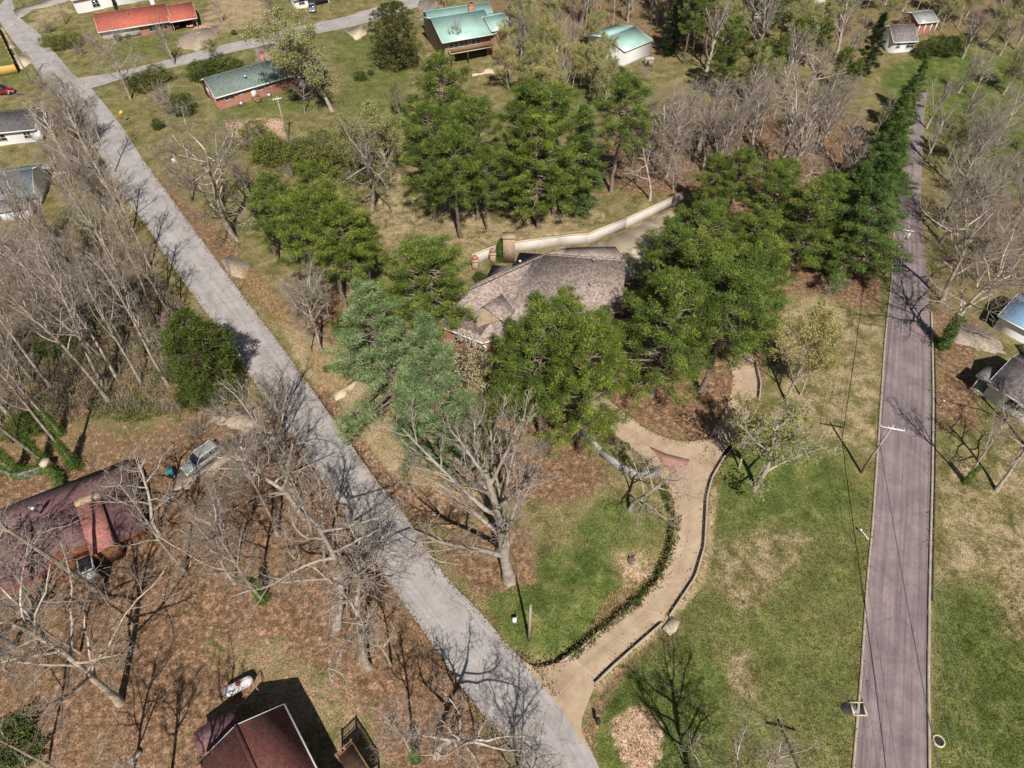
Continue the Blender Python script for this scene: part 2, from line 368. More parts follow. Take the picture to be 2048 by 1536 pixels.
paint(LUSH, .5, 30, [(1440,900),(1500,860),(1770,860),(1745,1050),(1712,1536),(1200,1536),(1200,1400),(1340,1270),(1430,1000)])
paint(LUSH, .4, 30, [(1560,640),(1640,600),(1765,650),(1765,880),(1480,880)])
paint(STRAW, .4, 40, [(1540,560),(1640,570),(1770,640),(1765,860),(1720,1000),(1620,1000),(1540,840)])
paint(LUSH, .75, 40, [(1440,930),(1570,880),(1700,900),(1740,1000),(1600,1060),(1440,1060)])
paint(LUSH, .55, 40, [(1480,1200),(1720,1120),(1710,1450),(1560,1400),(1450,1300)])
paint(STRAW, .42, 30, [(1440,1080),(1560,1040),(1640,1080),(1500,1240),(1420,1180)])
paint(STRAW, .5, 25, [(1440,1280),(1500,1300),(1520,1420),(1460,1380)])
paint(LUSH, .9, 30, [(1190,1430),(1270,1330),(1380,1280),(1440,1350),(1450,1560),(1290,1600),(1180,1560)])
paint(DIRT, .95, 18, [(1225,1440),(1280,1410),(1320,1450),(1320,1520),(1270,1560),(1235,1500)])
paint(LEAF, .6, 14, [(1165,1470),(1195,1370),(1260,1300),(1280,1310),(1220,1390),(1190,1470),(1200,1560),(1180,1540)])
paint(STRAW, .8, 8, [(1390,1160),(1412,1090),(1420,980),(1436,960),(1426,1100),(1404,1170),(1330,1260),(1260,1310),(1200,1380),(1190,1370)])
paint(LUSH, .95, 30, [(1070,1100),(1200,1090),(1240,1170),(1230,1240),(1160,1310),(1020,1290),(960,1180)])
paint(LUSH, .75, 30, [(1140,1060),(1200,1000),(1290,990),(1330,1040),(1310,1100),(1180,1110)])
paint(LEAF, .8, 25, [(980,900),(1180,880),(1230,960),(1140,1010),(1000,1000)])
paint(DIRT, .4, 14, [(1230,1110),(1290,1090),(1330,1130),(1280,1190),(1220,1230),(1210,1260),(1250,1180)])
paint(LUSH, .7, 20, [(900,820),(990,760),(1010,860),(930,860)])
paint(LUSH, .5, 16, [(690,640),(740,620),(730,700),(690,720)])
paint(LEAF, .8, 24, [(320,350),(480,500),(560,600),(720,560),(740,660),(690,760),(640,760),(560,650),(470,560),(340,420)])
paint(STRAW, .9, 14, [(560,640),(700,700),(760,830),(900,900),(1000,1000),(930,1060),(840,1050),(700,870),(620,770)])
paint(LEAF, 1., 10, [(625,770),(650,770),(720,870),(790,960),(900,990),(960,990),(950,1030),(850,1060),(760,960),(690,870)])
paint(LEAF, .8, 30, [(900,1040),(1060,1050),(1080,1160),(960,1200),(880,1110)])
paint(LEAF, .48, 40, [(-100,420),(230,400),(320,540),(500,800),(400,900),(-100,920)])
paint(LUSH, .45, 20, [(200,800),(290,790),(360,820),(300,860),(190,840)])
paint(LUSH, .5, 20, [(90,430),(200,390),(260,470),(160,520)])
paint(LEAF, .85, 40, [(-200,930),(250,890),(420,860),(560,800),(1040,1560),(900,1800),(-200,1800)])
paint(STRAW, .55, 40, [(400,1280),(560,1260),(740,1420),(800,1536),(640,1600),(520,1440)])
paint(LUSH, .3, 30, [(520,1420),(720,1400),(780,1536),(640,1560)])
paint(LUSH, .5, 30, [(-50,1440),(90,1450),(90,1560),(-50,1560)])
paint(LUSH, .3, 30, [(500,1090),(600,1100),(600,1160),(480,1150)])
paint(LEAF, .85, 25, [(1872,600),(1960,640),(1950,760),(1960,860),(1872,860)])
paint(LUSH, .4, 30, [(1870,860),(2100,860),(2100,1180),(1870,1180)])
paint(STRAW, .4, 40, [(1870,900),(2100,860),(2100,1180),(1870,1180)])
paint(LUSH, .8, 30, [(1870,1180),(1980,1180),(2100,1340),(2100,1600),(1870,1600)])
paint(STRAW, .6, 30, [(1990,1100),(2120,1060),(2120,1330),(2010,1260)])
paint(LEAF, .35, 25, [(1872,440),(2100,360),(2100,600),(1880,600)])
mb = MB()
I = np.arange(ny*nx).reshape(ny, nx)
mb.add(np.stack([X, Y, Z], -1).reshape(-1, 3), np.stack([I[:-1,:-1], I[:-1,1:], I[1:,1:], I[1:,:-1]], -1).reshape(-1, 4))
def ground_mat():
    m, nt, N, L, bs = nodes('lawn_and_leaf_litter'); v = coord(nt)
    at = N.new('ShaderNodeAttribute'); at.attribute_name = 'zones'
    sp = N.new('ShaderNodeSeparateColor'); L.new(at.outputs['Color'], sp.inputs[0])
    leaf, lush, straw, dirt = sp.outputs[0], sp.outputs[1], sp.outputs[2], at.outputs['Alpha']
    n12 = noise(nt, 0.09, 3, 0.6, v, 0.6); n3 = noise(nt, 0.42, 4, 0.65, v, 0.5); n1 = noise(nt, 1.5, 4, 0.7, v); nf = noise(nt, 5.5, 2, 0.7, v); nff = noise(nt, 13, 1, 0.5, v)
    grass = ramp(nt, n3, [(0.3, lin(88,86,50)), (0.5, lin(122,114,76)), (0.68, lin(148,134,100))])
    lushc = ramp(nt, n3, [(0.3, lin(60,78,32)), (0.5, lin(90,102,52)), (0.7, lin(126,124,76))])
    strawc = ramp(nt, n3, [(0.3, lin(138,122,92)), (0.5, lin(156,138,108)), (0.7, lin(174,154,126))])
    leafc = ramp(nt, n1, [(0.3, lin(76,52,40)), (0.46, lin(116,88,71)), (0.56, lin(141,111,90)), (0.7, lin(184,148,118))])
    dirtc = ramp(nt, n1, [(0.25, lin(150,120,98)), (0.5, lin(186,154,130)), (0.8, lin(212,184,162))])
    jit = mth(nt, 'ADD', mth(nt, 'MULTIPLY', mth(nt, 'SUBTRACT', n1, 0.5), 1.7), mth(nt, 'MULTIPLY', mth(nt, 'SUBTRACT', n3, 0.5), 1.5))
    def fac(a, lo=0.15, hi=0.75): return sstep(nt, mth(nt, 'ADD', a, mth(nt, 'MULTIPLY', jit, mth(nt, 'MINIMUM', mth(nt, 'MULTIPLY', a, 3), 1.0))), lo, hi)
    c = mix(nt, fac(lush), grass, lushc)
    c = mix(nt, fac(straw), c, strawc)
    c = mix(nt, mth(nt, 'MULTIPLY', fac(leaf), 0.9), c, leafc)
    c = mix(nt, fac(dirt), c, dirtc)
    c = mix(nt, mth(nt, 'MULTIPLY', sstep(nt, n12, 0.52, 0.66), 0.35), c, mix(nt, 0.5, c, lin(150,128,92)))
    c = mix(nt, 0.8, c, ramp(nt, nf, [(0.34, (0.45,0.45,0.43)), (0.5, (0.97,0.97,0.97)), (0.66, (1.5,1.46,1.4))]), 'MULTIPLY')
    c = mix(nt, 0.55, c, ramp(nt, nff, [(0.34, (0.35,0.35,0.33)), (0.5, (1,1,1)), (0.66, (1.7,1.66,1.6))]), 'MULTIPLY')
    L.new(c, bs.inputs['Base Color']); bs.inputs['Roughness'].default_value = 1.0; bs.inputs['Specular IOR Level'].default_value = 0.05
    h = mth(nt, 'ADD', nf, mth(nt, 'MULTIPLY', n1, 0.8)); bump(nt, h, 0.5, 0.12, bs)
    return m
go = mb.build('ground', ground_mat(), smooth=True); tag(go, kind='structure')
ca = go.data.color_attributes.new('zones', 'FLOAT_COLOR', 'POINT'); ca.data.foreach_set('color', zone.reshape(-1).astype(np.float32))
# ------------------------------------------------------------------ roads and drives
def strip(name, Lp, Rp, n, z, mat, cols=8, skirt=0.0, crown=0.0):
    a, b = resample(Lp, n), resample(Rp, n); t = np.linspace(0, 1, cols+1)
    V = a[:, None, :]*(1-t)[None, :, None]+b[:, None, :]*t[None, :, None]
    V[:, :, 2] = z+crown*(1-(2*t-1)**2)[None, :]
    I = np.arange(n*(cols+1)).reshape(n, cols+1); mb = MB()
    mb.add(V.reshape(-1, 3), np.stack([I[:-1,:-1], I[:-1,1:], I[1:,1:], I[1:,:-1]], -1).reshape(-1, 4))
    if skirt:
        for e, c in ((V[:, 0], 1), (V[:, -1], -1)):
            lo = e.copy(); lo[:, 2] = z-skirt; q = np.stack([e, lo], 1).reshape(-1, 3); J = np.arange(2*n).reshape(n, 2)
            mb.add(q, np.stack([J[:-1,0], J[1:,0], J[1:,1], J[:-1,1]], -1))
    o = mb.build(name, mat); me = o.data
    d = np.r_[0, np.cumsum(np.linalg.norm(np.diff((a+b)/2, axis=0), axis=1))]
    w = np.linalg.norm(b-a, axis=1)
    U = np.stack([np.broadcast_to(t[None, :], (n, cols+1)), np.broadcast_to(d[:, None], (n, cols+1))], -1).reshape(-1, 2)
    U = np.concatenate([U]+([np.zeros((4*n, 2))] if skirt else []))
    uv = me.uv_layers.new(name='across_along'); vi = np.zeros(len(me.loops), np.int32); me.loops.foreach_get('vertex_index', vi)
    uv.data.foreach_set('uv', U[vi].astype(np.float32).ravel())
    return tag(o, kind='structure')
def asphalt(name, c1, c2, dark, streak=0.3, crack=0.5):
    m, nt, N, L, bs = nodes(name); v = coord(nt); uv = N.new('ShaderNodeUVMap'); sp = N.new('ShaderNodeSeparateXYZ'); L.new(uv.outputs[0], sp.inputs[0])
    n1 = noise(nt, 0.35, 6, 0.72, v, 0.5); nf = noise(nt, 9, 3, 0.7, v)
    c = ramp(nt, n1, [(0.36, c2), (0.62, c1)])
    cb = N.new('ShaderNodeCombineXYZ'); L.new(mth(nt, 'MULTIPLY', sp.outputs[0], 5.0), cb.inputs[0]); L.new(mth(nt, 'MULTIPLY', sp.outputs[1], 0.018), cb.inputs[1])
    st = noise(nt, 2.6, 4, 0.7, cb.outputs[0])
    c = mix(nt, streak, c, ramp(nt, st, [(0.35, (0.45,0.45,0.47)), (0.6, (1.1,1.1,1.1))]), 'MULTIPLY')
    vo = N.new('ShaderNodeTexVoronoi'); vo.feature = 'DISTANCE_TO_EDGE'; vo.inputs['Scale'].default_value = 0.16
    wv = N.new('ShaderNodeVectorMath'); wv.operation = 'ADD'; nn = N.new('ShaderNodeTexNoise'); nn.inputs['Scale'].default_value = 0.5; L.new(v, nn.inputs['Vector'])
    sc = N.new('ShaderNodeVectorMath'); sc.operation = 'SCALE'; sc.inputs[3].default_value = 2.5; L.new(nn.outputs['Color'], sc.inputs[0])
    L.new(v, wv.inputs[0]); L.new(sc.outputs[0], wv.inputs[1]); L.new(wv.outputs[0], vo.inputs['Vector'])
    ck = mth(nt, 'MULTIPLY', mth(nt, 'LESS_THAN', vo.outputs['Distance'], 0.006), crack)
    c = mix(nt, ck, c, dark)
    edge = mth(nt, 'ABSOLUTE', mth(nt, 'SUBTRACT', mth(nt, 'MULTIPLY', sp.outputs[0], 2), 1))
    c = mix(nt, mth(nt, 'MULTIPLY', sstep(nt, mth(nt, 'ADD', edge, mth(nt, 'MULTIPLY', mth(nt, 'SUBTRACT', nf, 0.5), 0.12)), 0.93, 1.0), 0.35), c, lin(166,146,122))
    c = mix(nt, 0.45, c, ramp(nt, nf, [(0.3, (0.6,0.6,0.6)), (0.7, (1.25,1.25,1.25))]), 'MULTIPLY')
    L.new(c, bs.inputs['Base Color']); bs.inputs['Roughness'].default_value = 0.9; bs.inputs['Specular IOR Level'].default_value = 0.2
    bump(nt, nf, 0.3, 0.02, bs); return m
def concrete_drive(name, jv=4.5):
    m, nt, N, L, bs = nodes(name); v = coord(nt); uv = N.new('ShaderNodeUVMap'); sp = N.new('ShaderNodeSeparateXYZ'); L.new(uv.outputs[0], sp.inputs[0])
    n1 = noise(nt, 0.35, 6, 0.7, v, 0.4); nf = noise(nt, 8, 3, 0.7, v); nb = noise(nt, 1.2, 3, 0.6, v)
    c = ramp(nt, n1, [(0.28, lin(150,126,102)), (0.5, lin(178,154,128)), (0.75, lin(196,176,150))])
    pv = mth(nt, 'PINGPONG', mth(nt, 'ADD', sp.outputs[1], mth(nt, 'MULTIPLY', mth(nt, 'SUBTRACT', nb, 0.5), 0.12)), jv/2)
    jl = mth(nt, 'LESS_THAN', pv, 0.05)
    ju = mth(nt, 'LESS_THAN', mth(nt, 'ABSOLUTE', mth(nt, 'SUBTRACT', sp.outputs[0], 0.5)), 0.008)
    c = mix(nt, mth(nt, 'MULTIPLY', mth(nt, 'MAXIMUM', jl, ju), 0.45), c, lin(210,192,170))
    c = mix(nt, mth(nt, 'MULTIPLY', sstep(nt, mth(nt, 'ABSOLUTE', mth(nt, 'SUBTRACT', sp.outputs[0], 0.47)), 0.16, 0.0), 0.35), c, mix(nt, nb, lin(120,102,86), lin(170,146,122)))
    c = mix(nt, 0.35, c, ramp(nt, nf, [(0.3, (0.65,0.65,0.65)), (0.7, (1.2,1.2,1.2))]), 'MULTIPLY')
    L.new(c, bs.inputs['Base Color']); bs.inputs['Roughness'].default_value = 0.9; return m
M['side_asphalt'] = asphalt('worn_grey_asphalt', lin(180,172,166), lin(156,150,147), lin(116,108,104), 0.3, 0.5)
M['main_asphalt'] = asphalt('purple_grey_asphalt', lin(150,134,133), lin(126,112,113), lin(104,92,92), 0.6, 0.3)
M['drive'] = concrete_drive('tan_concrete')
strip('side_street', ROAD_L, ROAD_R, 150, 0.0, M['side_asphalt'], crown=0.05)
strip('road', ASPH_L, ASPH_R, 120, 0.0, M['main_asphalt'], crown=0.05)
strip('cross_street', CROSS_U, CROSS_D, 80, -0.012, M['side_asphalt'])
strip('driveway', DRV_L, DRV_R, 80, 0.012, M['drive'], skirt=1.3)
strip('drive_branch', BRA_L, BRA_R, 50, 0.006, M['drive'], skirt=0.3)
strip('drive_loop', LOOP_L, LOOP_R, 60, 0.009, M['drive'], skirt=0.3)
M['gravel'] = plain('tan_gravel', lin(190,172,152), lin(128,112,98), 2.2, 0.95, 0, 0.3, 8)
M['drive_plain'] = plain('tan_concrete_fork', lin(188,164,138), lin(160,136,112), 0.4, 0.9, 0, 0, 6)
M['paver'] = bricks('red_paver', lin(174,132,114), lin(162,118,102), lin(160,132,114), 6)
def flat_pad(name, pts, mat, z=0.03, thick=0.3, rough=0.16):
    mb = MB(); rs = np.random.RandomState(len(pts)+int(pts[0][0])); w = [P(a, b, z) for a, b in pts]; q = []
    for a, b in zip(w, w[1:]+w[:1]):
        n = max(1, int((b-a).length/.7))
        for k in range(n): q.append(a+(b-a)*k/n+(Vector((rs.normal(0, rough), rs.normal(0, rough), 0)) if rough else Vector()))
    mb.slab(q, thick); return tag(mb.build(name, mat), kind='structure')
flat_pad('paver_patch', [(1299,893),(1335,908),(1380,919),(1366,950),(1331,935)], M['paver'], 0.022, rough=0)
flat_pad('concrete_court', [(1110,560),(1120,500),(1175,494),(1250,464),(1340,418),(1400,470),(1330,540),(1260,560)], M['conc'], 0.035)
flat_pad('drive_apron', [(512,94),(545,86),(582,80),(560,118),(530,132),(512,130)], M['gravel'], 0.03)
flat_pad('house_path', [(676,798),(690,792),(722,762),(716,755),(700,765),(668,786)], M['conc'], 0.12)
flat_pad('parking_pad', [(690,62),(725,50),(735,66),(712,80)], M['conc'], 0.05)
flat_pad('far_driveway', [(820,74),(835,55),(850,32),(868,20),(880,0),(840,-5),(836,14),(846,30),(828,52)], M['gravel'], 0.05)
flat_pad('ranch_driveway', [(352,92),(362,72),(398,48),(440,52),(425,84),(395,102)], M['gravel'], 0.05)
flat_pad('street_turnoff', [(440,520),(470,510),(500,530),(490,555),(462,556)], M['gravel'], 0.04)
flat_pad('house_drive', [(548,868),(500,866),(440,882),(395,910),(345,950),(340,985),(395,975),(450,925),(520,895)], M['gravel'], 0.05)
flat_pad('turning_pad', [(410,820),(440,815),(500,818),(548,868),(500,866),(420,845)], M['gravel'], 0.045)
flat_pad('corner_pad', [(30,110),(52,104),(65,125),(42,138),(30,125)], M['conc'], 0.03)
flat_pad('corner_pad', [(10,90),(24,86),(30,94),(14,100)], M['conc'], 0.03)
flat_pad('left_driveway', [(60,330),(150,305),(180,330),(110,350),(95,368),(62,352)], M['conc'], 0.05)
flat_pad('right_driveway', [(1910,658),(1930,640),(1975,660),(2000,685),(2012,708),(1960,700),(1905,680)], M['gravel'], 0.04)
flat_pad('drain_apron', [(1323,1250),(1338,1234),(1356,1245),(1352,1262),(1340,1273)], M['conc'], 0.03)
flat_pad('side_lane', [(35,38),(22,20),(60,10),(110,-8),(140,-20),(150,-5),(125,5),(70,18),(50,30)], M['side_asphalt'], 0.02)
flat_pad('left_parking', [(-5,180),(60,190),(90,200),(60,225),(-5,232)], M['gravel'], 0.03)
# kerbs
def kerb(name, pxl, z0, h, w, mat, n=120, off=0.0):
    p = resample(pxl, n); d = np.gradient(p, axis=0); d /= np.linalg.norm(d, axis=1)[:, None]
    nrm = np.stack([d[:, 1], -d[:, 0], 0*d[:, 0]], 1); mb = MB(); rows = []
    for s, z in ((-w/2, z0-0.3), (-w/2, z0+h), (w/2, z0+h), (w/2, z0-0.3)):
        q = p+nrm*(s+off); q[:, 2] = z; rows.append(q)
    V = np.stack(rows, 1).reshape(-1, 3); J = np.arange(4*n).reshape(n, 4); F = []
    for k in range(3): F.append(np.stack([J[:-1,k], J[1:,k], J[1:,k+1], J[:-1,k+1]], -1))
    mb.add(V, np.concatenate(F)); return tag(mb.build(name, mat), kind='structure')
M['kerb'] = plain('weathered_kerb', lin(182,168,148), lin(148,134,116), 1.5, 0.9)
M['dark_strip'] = plain('dark_kerb_strip', lin(52,46,44), lin(34,30,30), 2, 0.9)  # near-black colour of the narrow strips along the inner side of the kerbs
kerb('road_kerb', ASPH_L, 0.0, 0.09, 0.22, M['kerb'])
kerb('road_kerb', ASPH_R[7:], 0.0, 0.16, 0.24, M['kerb'])
kerb('road_edge_strip', ASPH_R[8:13], 0.0, 0.035, 0.2, M['dark_strip'], 60, -0.30)  # dark strip just inside the kerb line
kerb('driveway_kerb', DRV_R[3:7], 0.0, 0.26, 0.2, M['kerb'], 40); kerb('driveway_edge_strip', DRV_R[3:7], 0.0, 0.03, 0.2, M['dark_strip'], 40, -0.28)
kerb('driveway_kerb', [(1338,1234)]+DRV_R[7:], 0.0, 0.26, 0.2, M['kerb'], 60); kerb('driveway_edge_strip', [(1338,1234)]+DRV_R[7:], 0.0, 0.03, 0.2, M['dark_strip'], 60, -0.28)
kerb('driveway_kerb', LOOP_R[1:7], 0.0, 0.26, 0.2, M['kerb'], 40); kerb('driveway_edge_strip', LOOP_R[1:7], 0.0, 0.03, 0.2, M['dark_strip'], 40, -0.28)
kerb('driveway_kerb', DRV_L[2:5], 0.0, 0.12, 0.2, M['kerb'], 30)
# ------------------------------------------------------------------ buildings
def win(parent, L0, x, z, w, h, face='front', D=0, name='window', frame=None, pane=None, mull=True):
    """window on a wall in the house's own axes; face: front (y=0), left (x=0), right (x=L0), back (y=D)"""
    f = MB(); g = MB(); t = 0.09
    def bx(mb, u0, u1, z0, z1, d0, d1):
        if face == 'front': mb.box(u0, u1, -d1, -d0, z0, z1)
        elif face == 'back': mb.box(u0, u1, D+d0, D+d1, z0, z1)
        elif face == 'left': mb.box(-d1, -d0, u0, u1, z0, z1)
        else: mb.box(L0+d0, L0+d1, u0, u1, z0, z1)
    bx(f, x-t, x+w+t, z-t, z, -0.05, 0.07); bx(f, x-t, x+w+t, z+h, z+h+t, -0.05, 0.07)
    bx(f, x-t, x, z, z+h, -0.05, 0.07); bx(f, x+w, x+w+t, z, z+h, -0.05, 0.07)
    if mull: bx(f, x+w/2-0.04, x+w/2+0.04, z, z+h, -0.05, 0.06); bx(f, x, x+w/2-0.04, z+h/2-0.03, z+h/2+0.03, -0.05, 0.055); bx(f, x+w/2+0.04, x+w, z+h/2-0.03, z+h/2+0.03, -0.05, 0.055)
    fo = f.build(name, frame or M['trim'], parent); bx(g, x, x+w, z, z+h, -0.04, 0.035); g.build('pane', pane or M['glass'], fo)
    return fo
def door(parent, L0, x, w=0.95, h=2.05, face='front', D=0, mat=None, name='door', z=0.0):
    g = MB(); k = MB()
    def bx(mb, u0, u1, z0, z1, d0, d1):
        if face == 'front': mb.box(u0, u1, -d1, -d0, z0, z1)
        elif face == 'left': mb.box(-d1, -d0, u0, u1, z0, z1)
        elif face == 'back': mb.box(u0, u1, D+d0, D+d1, z0, z1)
        else: mb.box(L0+d0, L0+d1, u0, u1, z0, z1)
    bx(g, x, x+w, z, z+h, -0.05, 0.06); o = g.build(name, mat or M['white'], parent)
    bx(k, x+w-0.16, x+w-0.09, z+1.0, z+1.08, 0.06, 0.13); k.build('handle', M['metal'], o); return o
def gable(name, label, cat, A, B, D, wh, rh, wall, roof, over=0.45, hip=0.0, base=None, group=None, gside=0.3, fascia=True, trim=None):
    """ridge runs from A to B, front wall A-B; returns Empty, length"""
    A, B = Vector(A[:2]).to_3d(), Vector(B[:2]).to_3d(); L0 = (B-A).length; rz = math.atan2(B.y-A.y, B.x-A.x)
    zb = min(gz(A.x, A.y), gz(B.x, B.y), 0)-0.2
    t = thing(name, label, cat, (A.x, A.y, 0), rz, group); trim = trim or M['trim']
    w = MB(); y = D/2; rr = rh-0.12
    if hip:
        w.add([(0,0,zb),(L0,0,zb),(L0,D,zb),(0,D,zb),(0,0,wh),(L0,0,wh),(L0,D,wh),(0,D,wh)], [(0,1,5,4),(1,2,6,5),(2,3,7,6),(3,0,4,7)])
    else:
        w.add([(0,0,zb),(L0,0,zb),(L0,D,zb),(0,D,zb),(0,0,wh),(L0,0,wh),(L0,D,wh),(0,D,wh),(0,y,rr),(L0,y,rr)], [(0,1,5,4),(2,3,7,6)])
        b = w.n-10; w.F.append((np.array([[b+1,b+2,b+6,b+9,b+5]]), 0)); w.F.append((np.array([[b+3,b,b+4,b+8,b+7]]), 0))
    w.build('wall', wall, t)
    r = MB(); sl = (rh-wh)/y; e = wh-sl*over; g = gside; th = 0.16
    if hip:
        k = hip
        r.slab([(-over,-over,e),(L0+over,-over,e),(L0-k,y,rh),(k,y,rh)], th); r.slab([(L0+over,D+over,e),(-over,D+over,e),(k,y,rh),(L0-k,y,rh)], th)
        r.slab([(-over,D+over,e),(-over,-over,e),(k,y,rh)], th); r.slab([(L0+over,-over,e),(L0+over,D+over,e),(L0-k,y,rh)], th)
    else:
        r.slab([(-g,-over,e),(L0+g,-over,e),(L0+g,y,rh),(-g,y,rh)], th); r.slab([(L0+g,D+over,e),(-g,D+over,e),(-g,y,rh),(L0+g,y,rh)], th)
    ro = r.build('roof', roof, t)
    c = MB(); c.obox((k if hip else -g, y, rh-0.02), (L0-k if hip else L0+g, y, rh-0.02), 0.32, 0.06) if (not hip or L0-2*hip > 0.5) else None
    if c.n: c.build('ridge_cap', roof, ro)
    if fascia:
        f = MB(); f.box(-g, L0+g, -over-0.14, -over-0.01, e-0.22, e+0.02)
        if not hip:
            for x0 in (-g-0.05, L0+g+0.002):
                for s in (0, 1):
                    ya, yb = (-over, y) if s == 0 else (D+over, y)
                    f.add([(x0,ya,e-0.2),(x0+.048,ya,e-0.2),(x0+.048,yb,rh-0.2),(x0,yb,rh-0.2),(x0,ya,e+0.015),(x0+.048,ya,e+0.015),(x0+.048,yb,rh+0.015),(x0,yb,rh+0.015)], [(0,3,2,1),(4,5,6,7),(0,1,5,4),(1,2,6,5),(2,3,7,6),(3,0,4,7)])
        f.build('gutter', trim, t)
    if base: MB().box(-0.04, L0+0.04, -0.04, D+0.04, zb, 0.45).build('foundation', base, t)
    return t, L0
def chimney(t, x, y, z0, z1, w, d, mat):
    mb = MB().box(x-w/2, x+w/2, y-d/2, y+d/2, z0, z1); mb.box(x-w/2-0.06, x+w/2+0.06, y-d/2-0.06, y+d/2+0.06, z1, z1+0.12); mb.box(x-w/5, x+w/5, y-d/5, y+d/5, z1+0.12, z1+0.35, 1)
    return mb.build('chimney', [mat, M['black']], t)
def vent(t, x, y, z): return MB().lathe([(0.07,-0.2),(0.07,0.35),(0.16,0.36),(0.16,0.46),(0,0.5)], 8, (x, y, z)).build('roof_vent', M['metal'], t)
M['r_green'] = shingle('green_shingles', lin(126,138,130), lin(108,122,114), lin(142,152,142))
M['r_red'] = shingle('brick_red_shingles', lin(196,108,88), lin(178,92,76), lin(206,126,104))
M['r_brown'] = shingle('weathered_brown_shingles', lin(176,157,146), lin(134,118,109), lin(206,186,172))
M['r_maroon'] = shingle('maroon_shingles', lin(128,92,94), lin(110,78,80), lin(146,108,106))
M['r_pink'] = shingle('faded_red_shingles', lin(176,116,108), lin(154,98,92), lin(194,136,124))
M['r_redbrown'] = shingle('red_brown_shingles', lin(136,84,74), lin(118,70,62), lin(152,100,84))
M['r_dark'] = shingle('charcoal_shingles', lin(108,102,102), lin(84,80,82), lin(126,118,116))
M['r_greyblue'] = shingle('blue_grey_shingles', lin(132,146,156), lin(110,126,138), lin(150,160,168))
M['r_grey'] = shingle('grey_shingles', lin(146,136,134), lin(120,110,112), lin(166,154,150))
def seam(name, c1, c2, rough=0.4, per=0.5):
    m, nt, N, L, bs = nodes(name); v = coord(nt); sp = N.new('ShaderNodeSeparateXYZ'); L.new(v, sp.inputs[0])
    f = noise(nt, 0.5, 4, 0.6, v); c = ramp(nt, f, [(0.3, c2), (0.7, c1)])
    rib = mth(nt, 'LESS_THAN', mth(nt, 'PINGPONG', sp.outputs[0], per/2), 0.04); c = mix(nt, mth(nt, 'MULTIPLY', rib, 0.35), c, tuple(x*0.5 for x in c1))
    L.new(c, bs.inputs['Base Color']); bs.inputs['Roughness'].default_value = rough; return m
M['r_teal'] = seam('teal_metal_roof', lin(176,206,194), lin(150,188,178)); M['r_blue'] = seam('blue_metal_roof', lin(142,170,196), lin(112,146,176))
M['r_tin'] = seam('dull_tin_roof', lin(178,180,178), lin(150,146,140))
M['stone'] = plain('tan_stone', lin(186,160,134), lin(150,126,104), 3, 0.9, 0, 0.3)
M['siding_rust'] = plain('rust_wood_siding', lin(148,94,62), lin(112,70,46), 2.5, 0.8)
M['yellowwood'] = plain('new_fence_boards', lin(226,186,110), lin(206,160,88), 3, 0.8)
# --- the large brown-roofed house in the middle
t = thing('main_house', 'sprawling house with weathered brown shingle roof among tall pines above the curved driveway', 'house', P(1060, 640))
o0 = Vector(t.location)
def Q(px_, py_, z): return P(px_, py_, z)-o0
ZR, ZE = 6.8, 3.6
A_, B_ = Q(1089,509,ZR), Q(1253,521,ZR); C_, D_ = Q(1243,622,ZE), Q(1085,646,ZE)
E_, F_, H_ = Q(966,686,ZE), Q(872,650,ZE), Q(940,577,ZR-0.7)
r = MB(); th = 0.2
r.slab([B_, A_, D_, C_], th); r.slab([A_, D_, E_+Vector((0,0,0))], th) ; r.slab([A_, H_, F_, E_], th)
back1 = Q(1215,498,5.9); back0 = Q(1134,495,5.9)
r.slab([A_+(B_-A_)*0.22, B_, B_+(back1-B_)*1.0+Vector((1.2,0.6,0)), back0], th)
r.slab([A_, A_+(B_-A_)*0.22, back0, Q(1086,508,6.2)], th)
r.slab([A_, Q(1086,508,6.2), Q(1039,505,5.8), Q(1028,531,5.7), Q(985,556,6.0)], th)
r.slab([Q(990,552,6.0), Q(1026,532,5.7), Q(985,530,5.2), Q(972,556,5.2), Q(938,571,5.4), H_], th)
ro = r.build('roof', M['r_brown'], t)
cp = MB(); cp.obox(A_, B_, 0.35, 0.07); cp.obox(A_, H_, 0.35, 0.07); cp.build('ridge_cap', M['r_brown'], ro)
w = MB()
def wl(pts, zt):
    for a, b in zip(pts[:-1], pts[1:]):
        w.add([(a.x,a.y,-0.3),(b.x,b.y,-0.3),(b.x,b.y,zt-0.05),(a.x,a.y,zt-0.05)], [(0,1,2,3)])
def inn(v, k=0.93): return Vector((v.x*k, v.y*k, 0))
wl([inn(F_), inn(E_), inn(D_,0.9), inn(C_), inn(back1), inn(back0,.9), inn(Q(1030,538,5.9),.85), inn(Q(980,562,5.6),.9), inn(F_)], ZE)
w.add([inn(C_)+Vector((0,0,ZE-.1)), inn(back1)+Vector((0,0,4.4)), (inn(B_,0.95)+Vector((0,0,ZR-.4)))], [(0,1,2)])
w.build('wall', M['pinebrick'], t)
ga, gb, gl, gr = Q(965,612,6.35), Q(1004,588,6.35), Q(956,658,4.5), Q(1004,643,4.9)
g = MB(); g.slab([gb, ga, gl+Vector((-.2,0,0)), Q(948,640,4.9)], 0.12); g.slab([ga, gb, Q(1030,622,5.0), gr+Vector((.25,-.1,0))], 0.12); g.build('front_gable_roof', M['r_brown'], t); M['tan_board'] = plain('tan_boards', lin(160,140,116), lin(134,116,96), 2, 0.85)
nf = (gr-gl).cross(Vector((0,0,1))).normalized()*-.35
w = MB(); w.add([gl+nf, gr+nf, ga+nf-Vector((0,0,.15))], [(0,1,2)]); w.build('gable_wall', M['tan_board'], t)
f = MB()
for a, b in ((E_, D_), (F_, E_), (D_, C_)): f.obox(a-Vector((0,0,.02)), b-Vector((0,0,.02)), 0.14, 0.03, z0=-0.2)
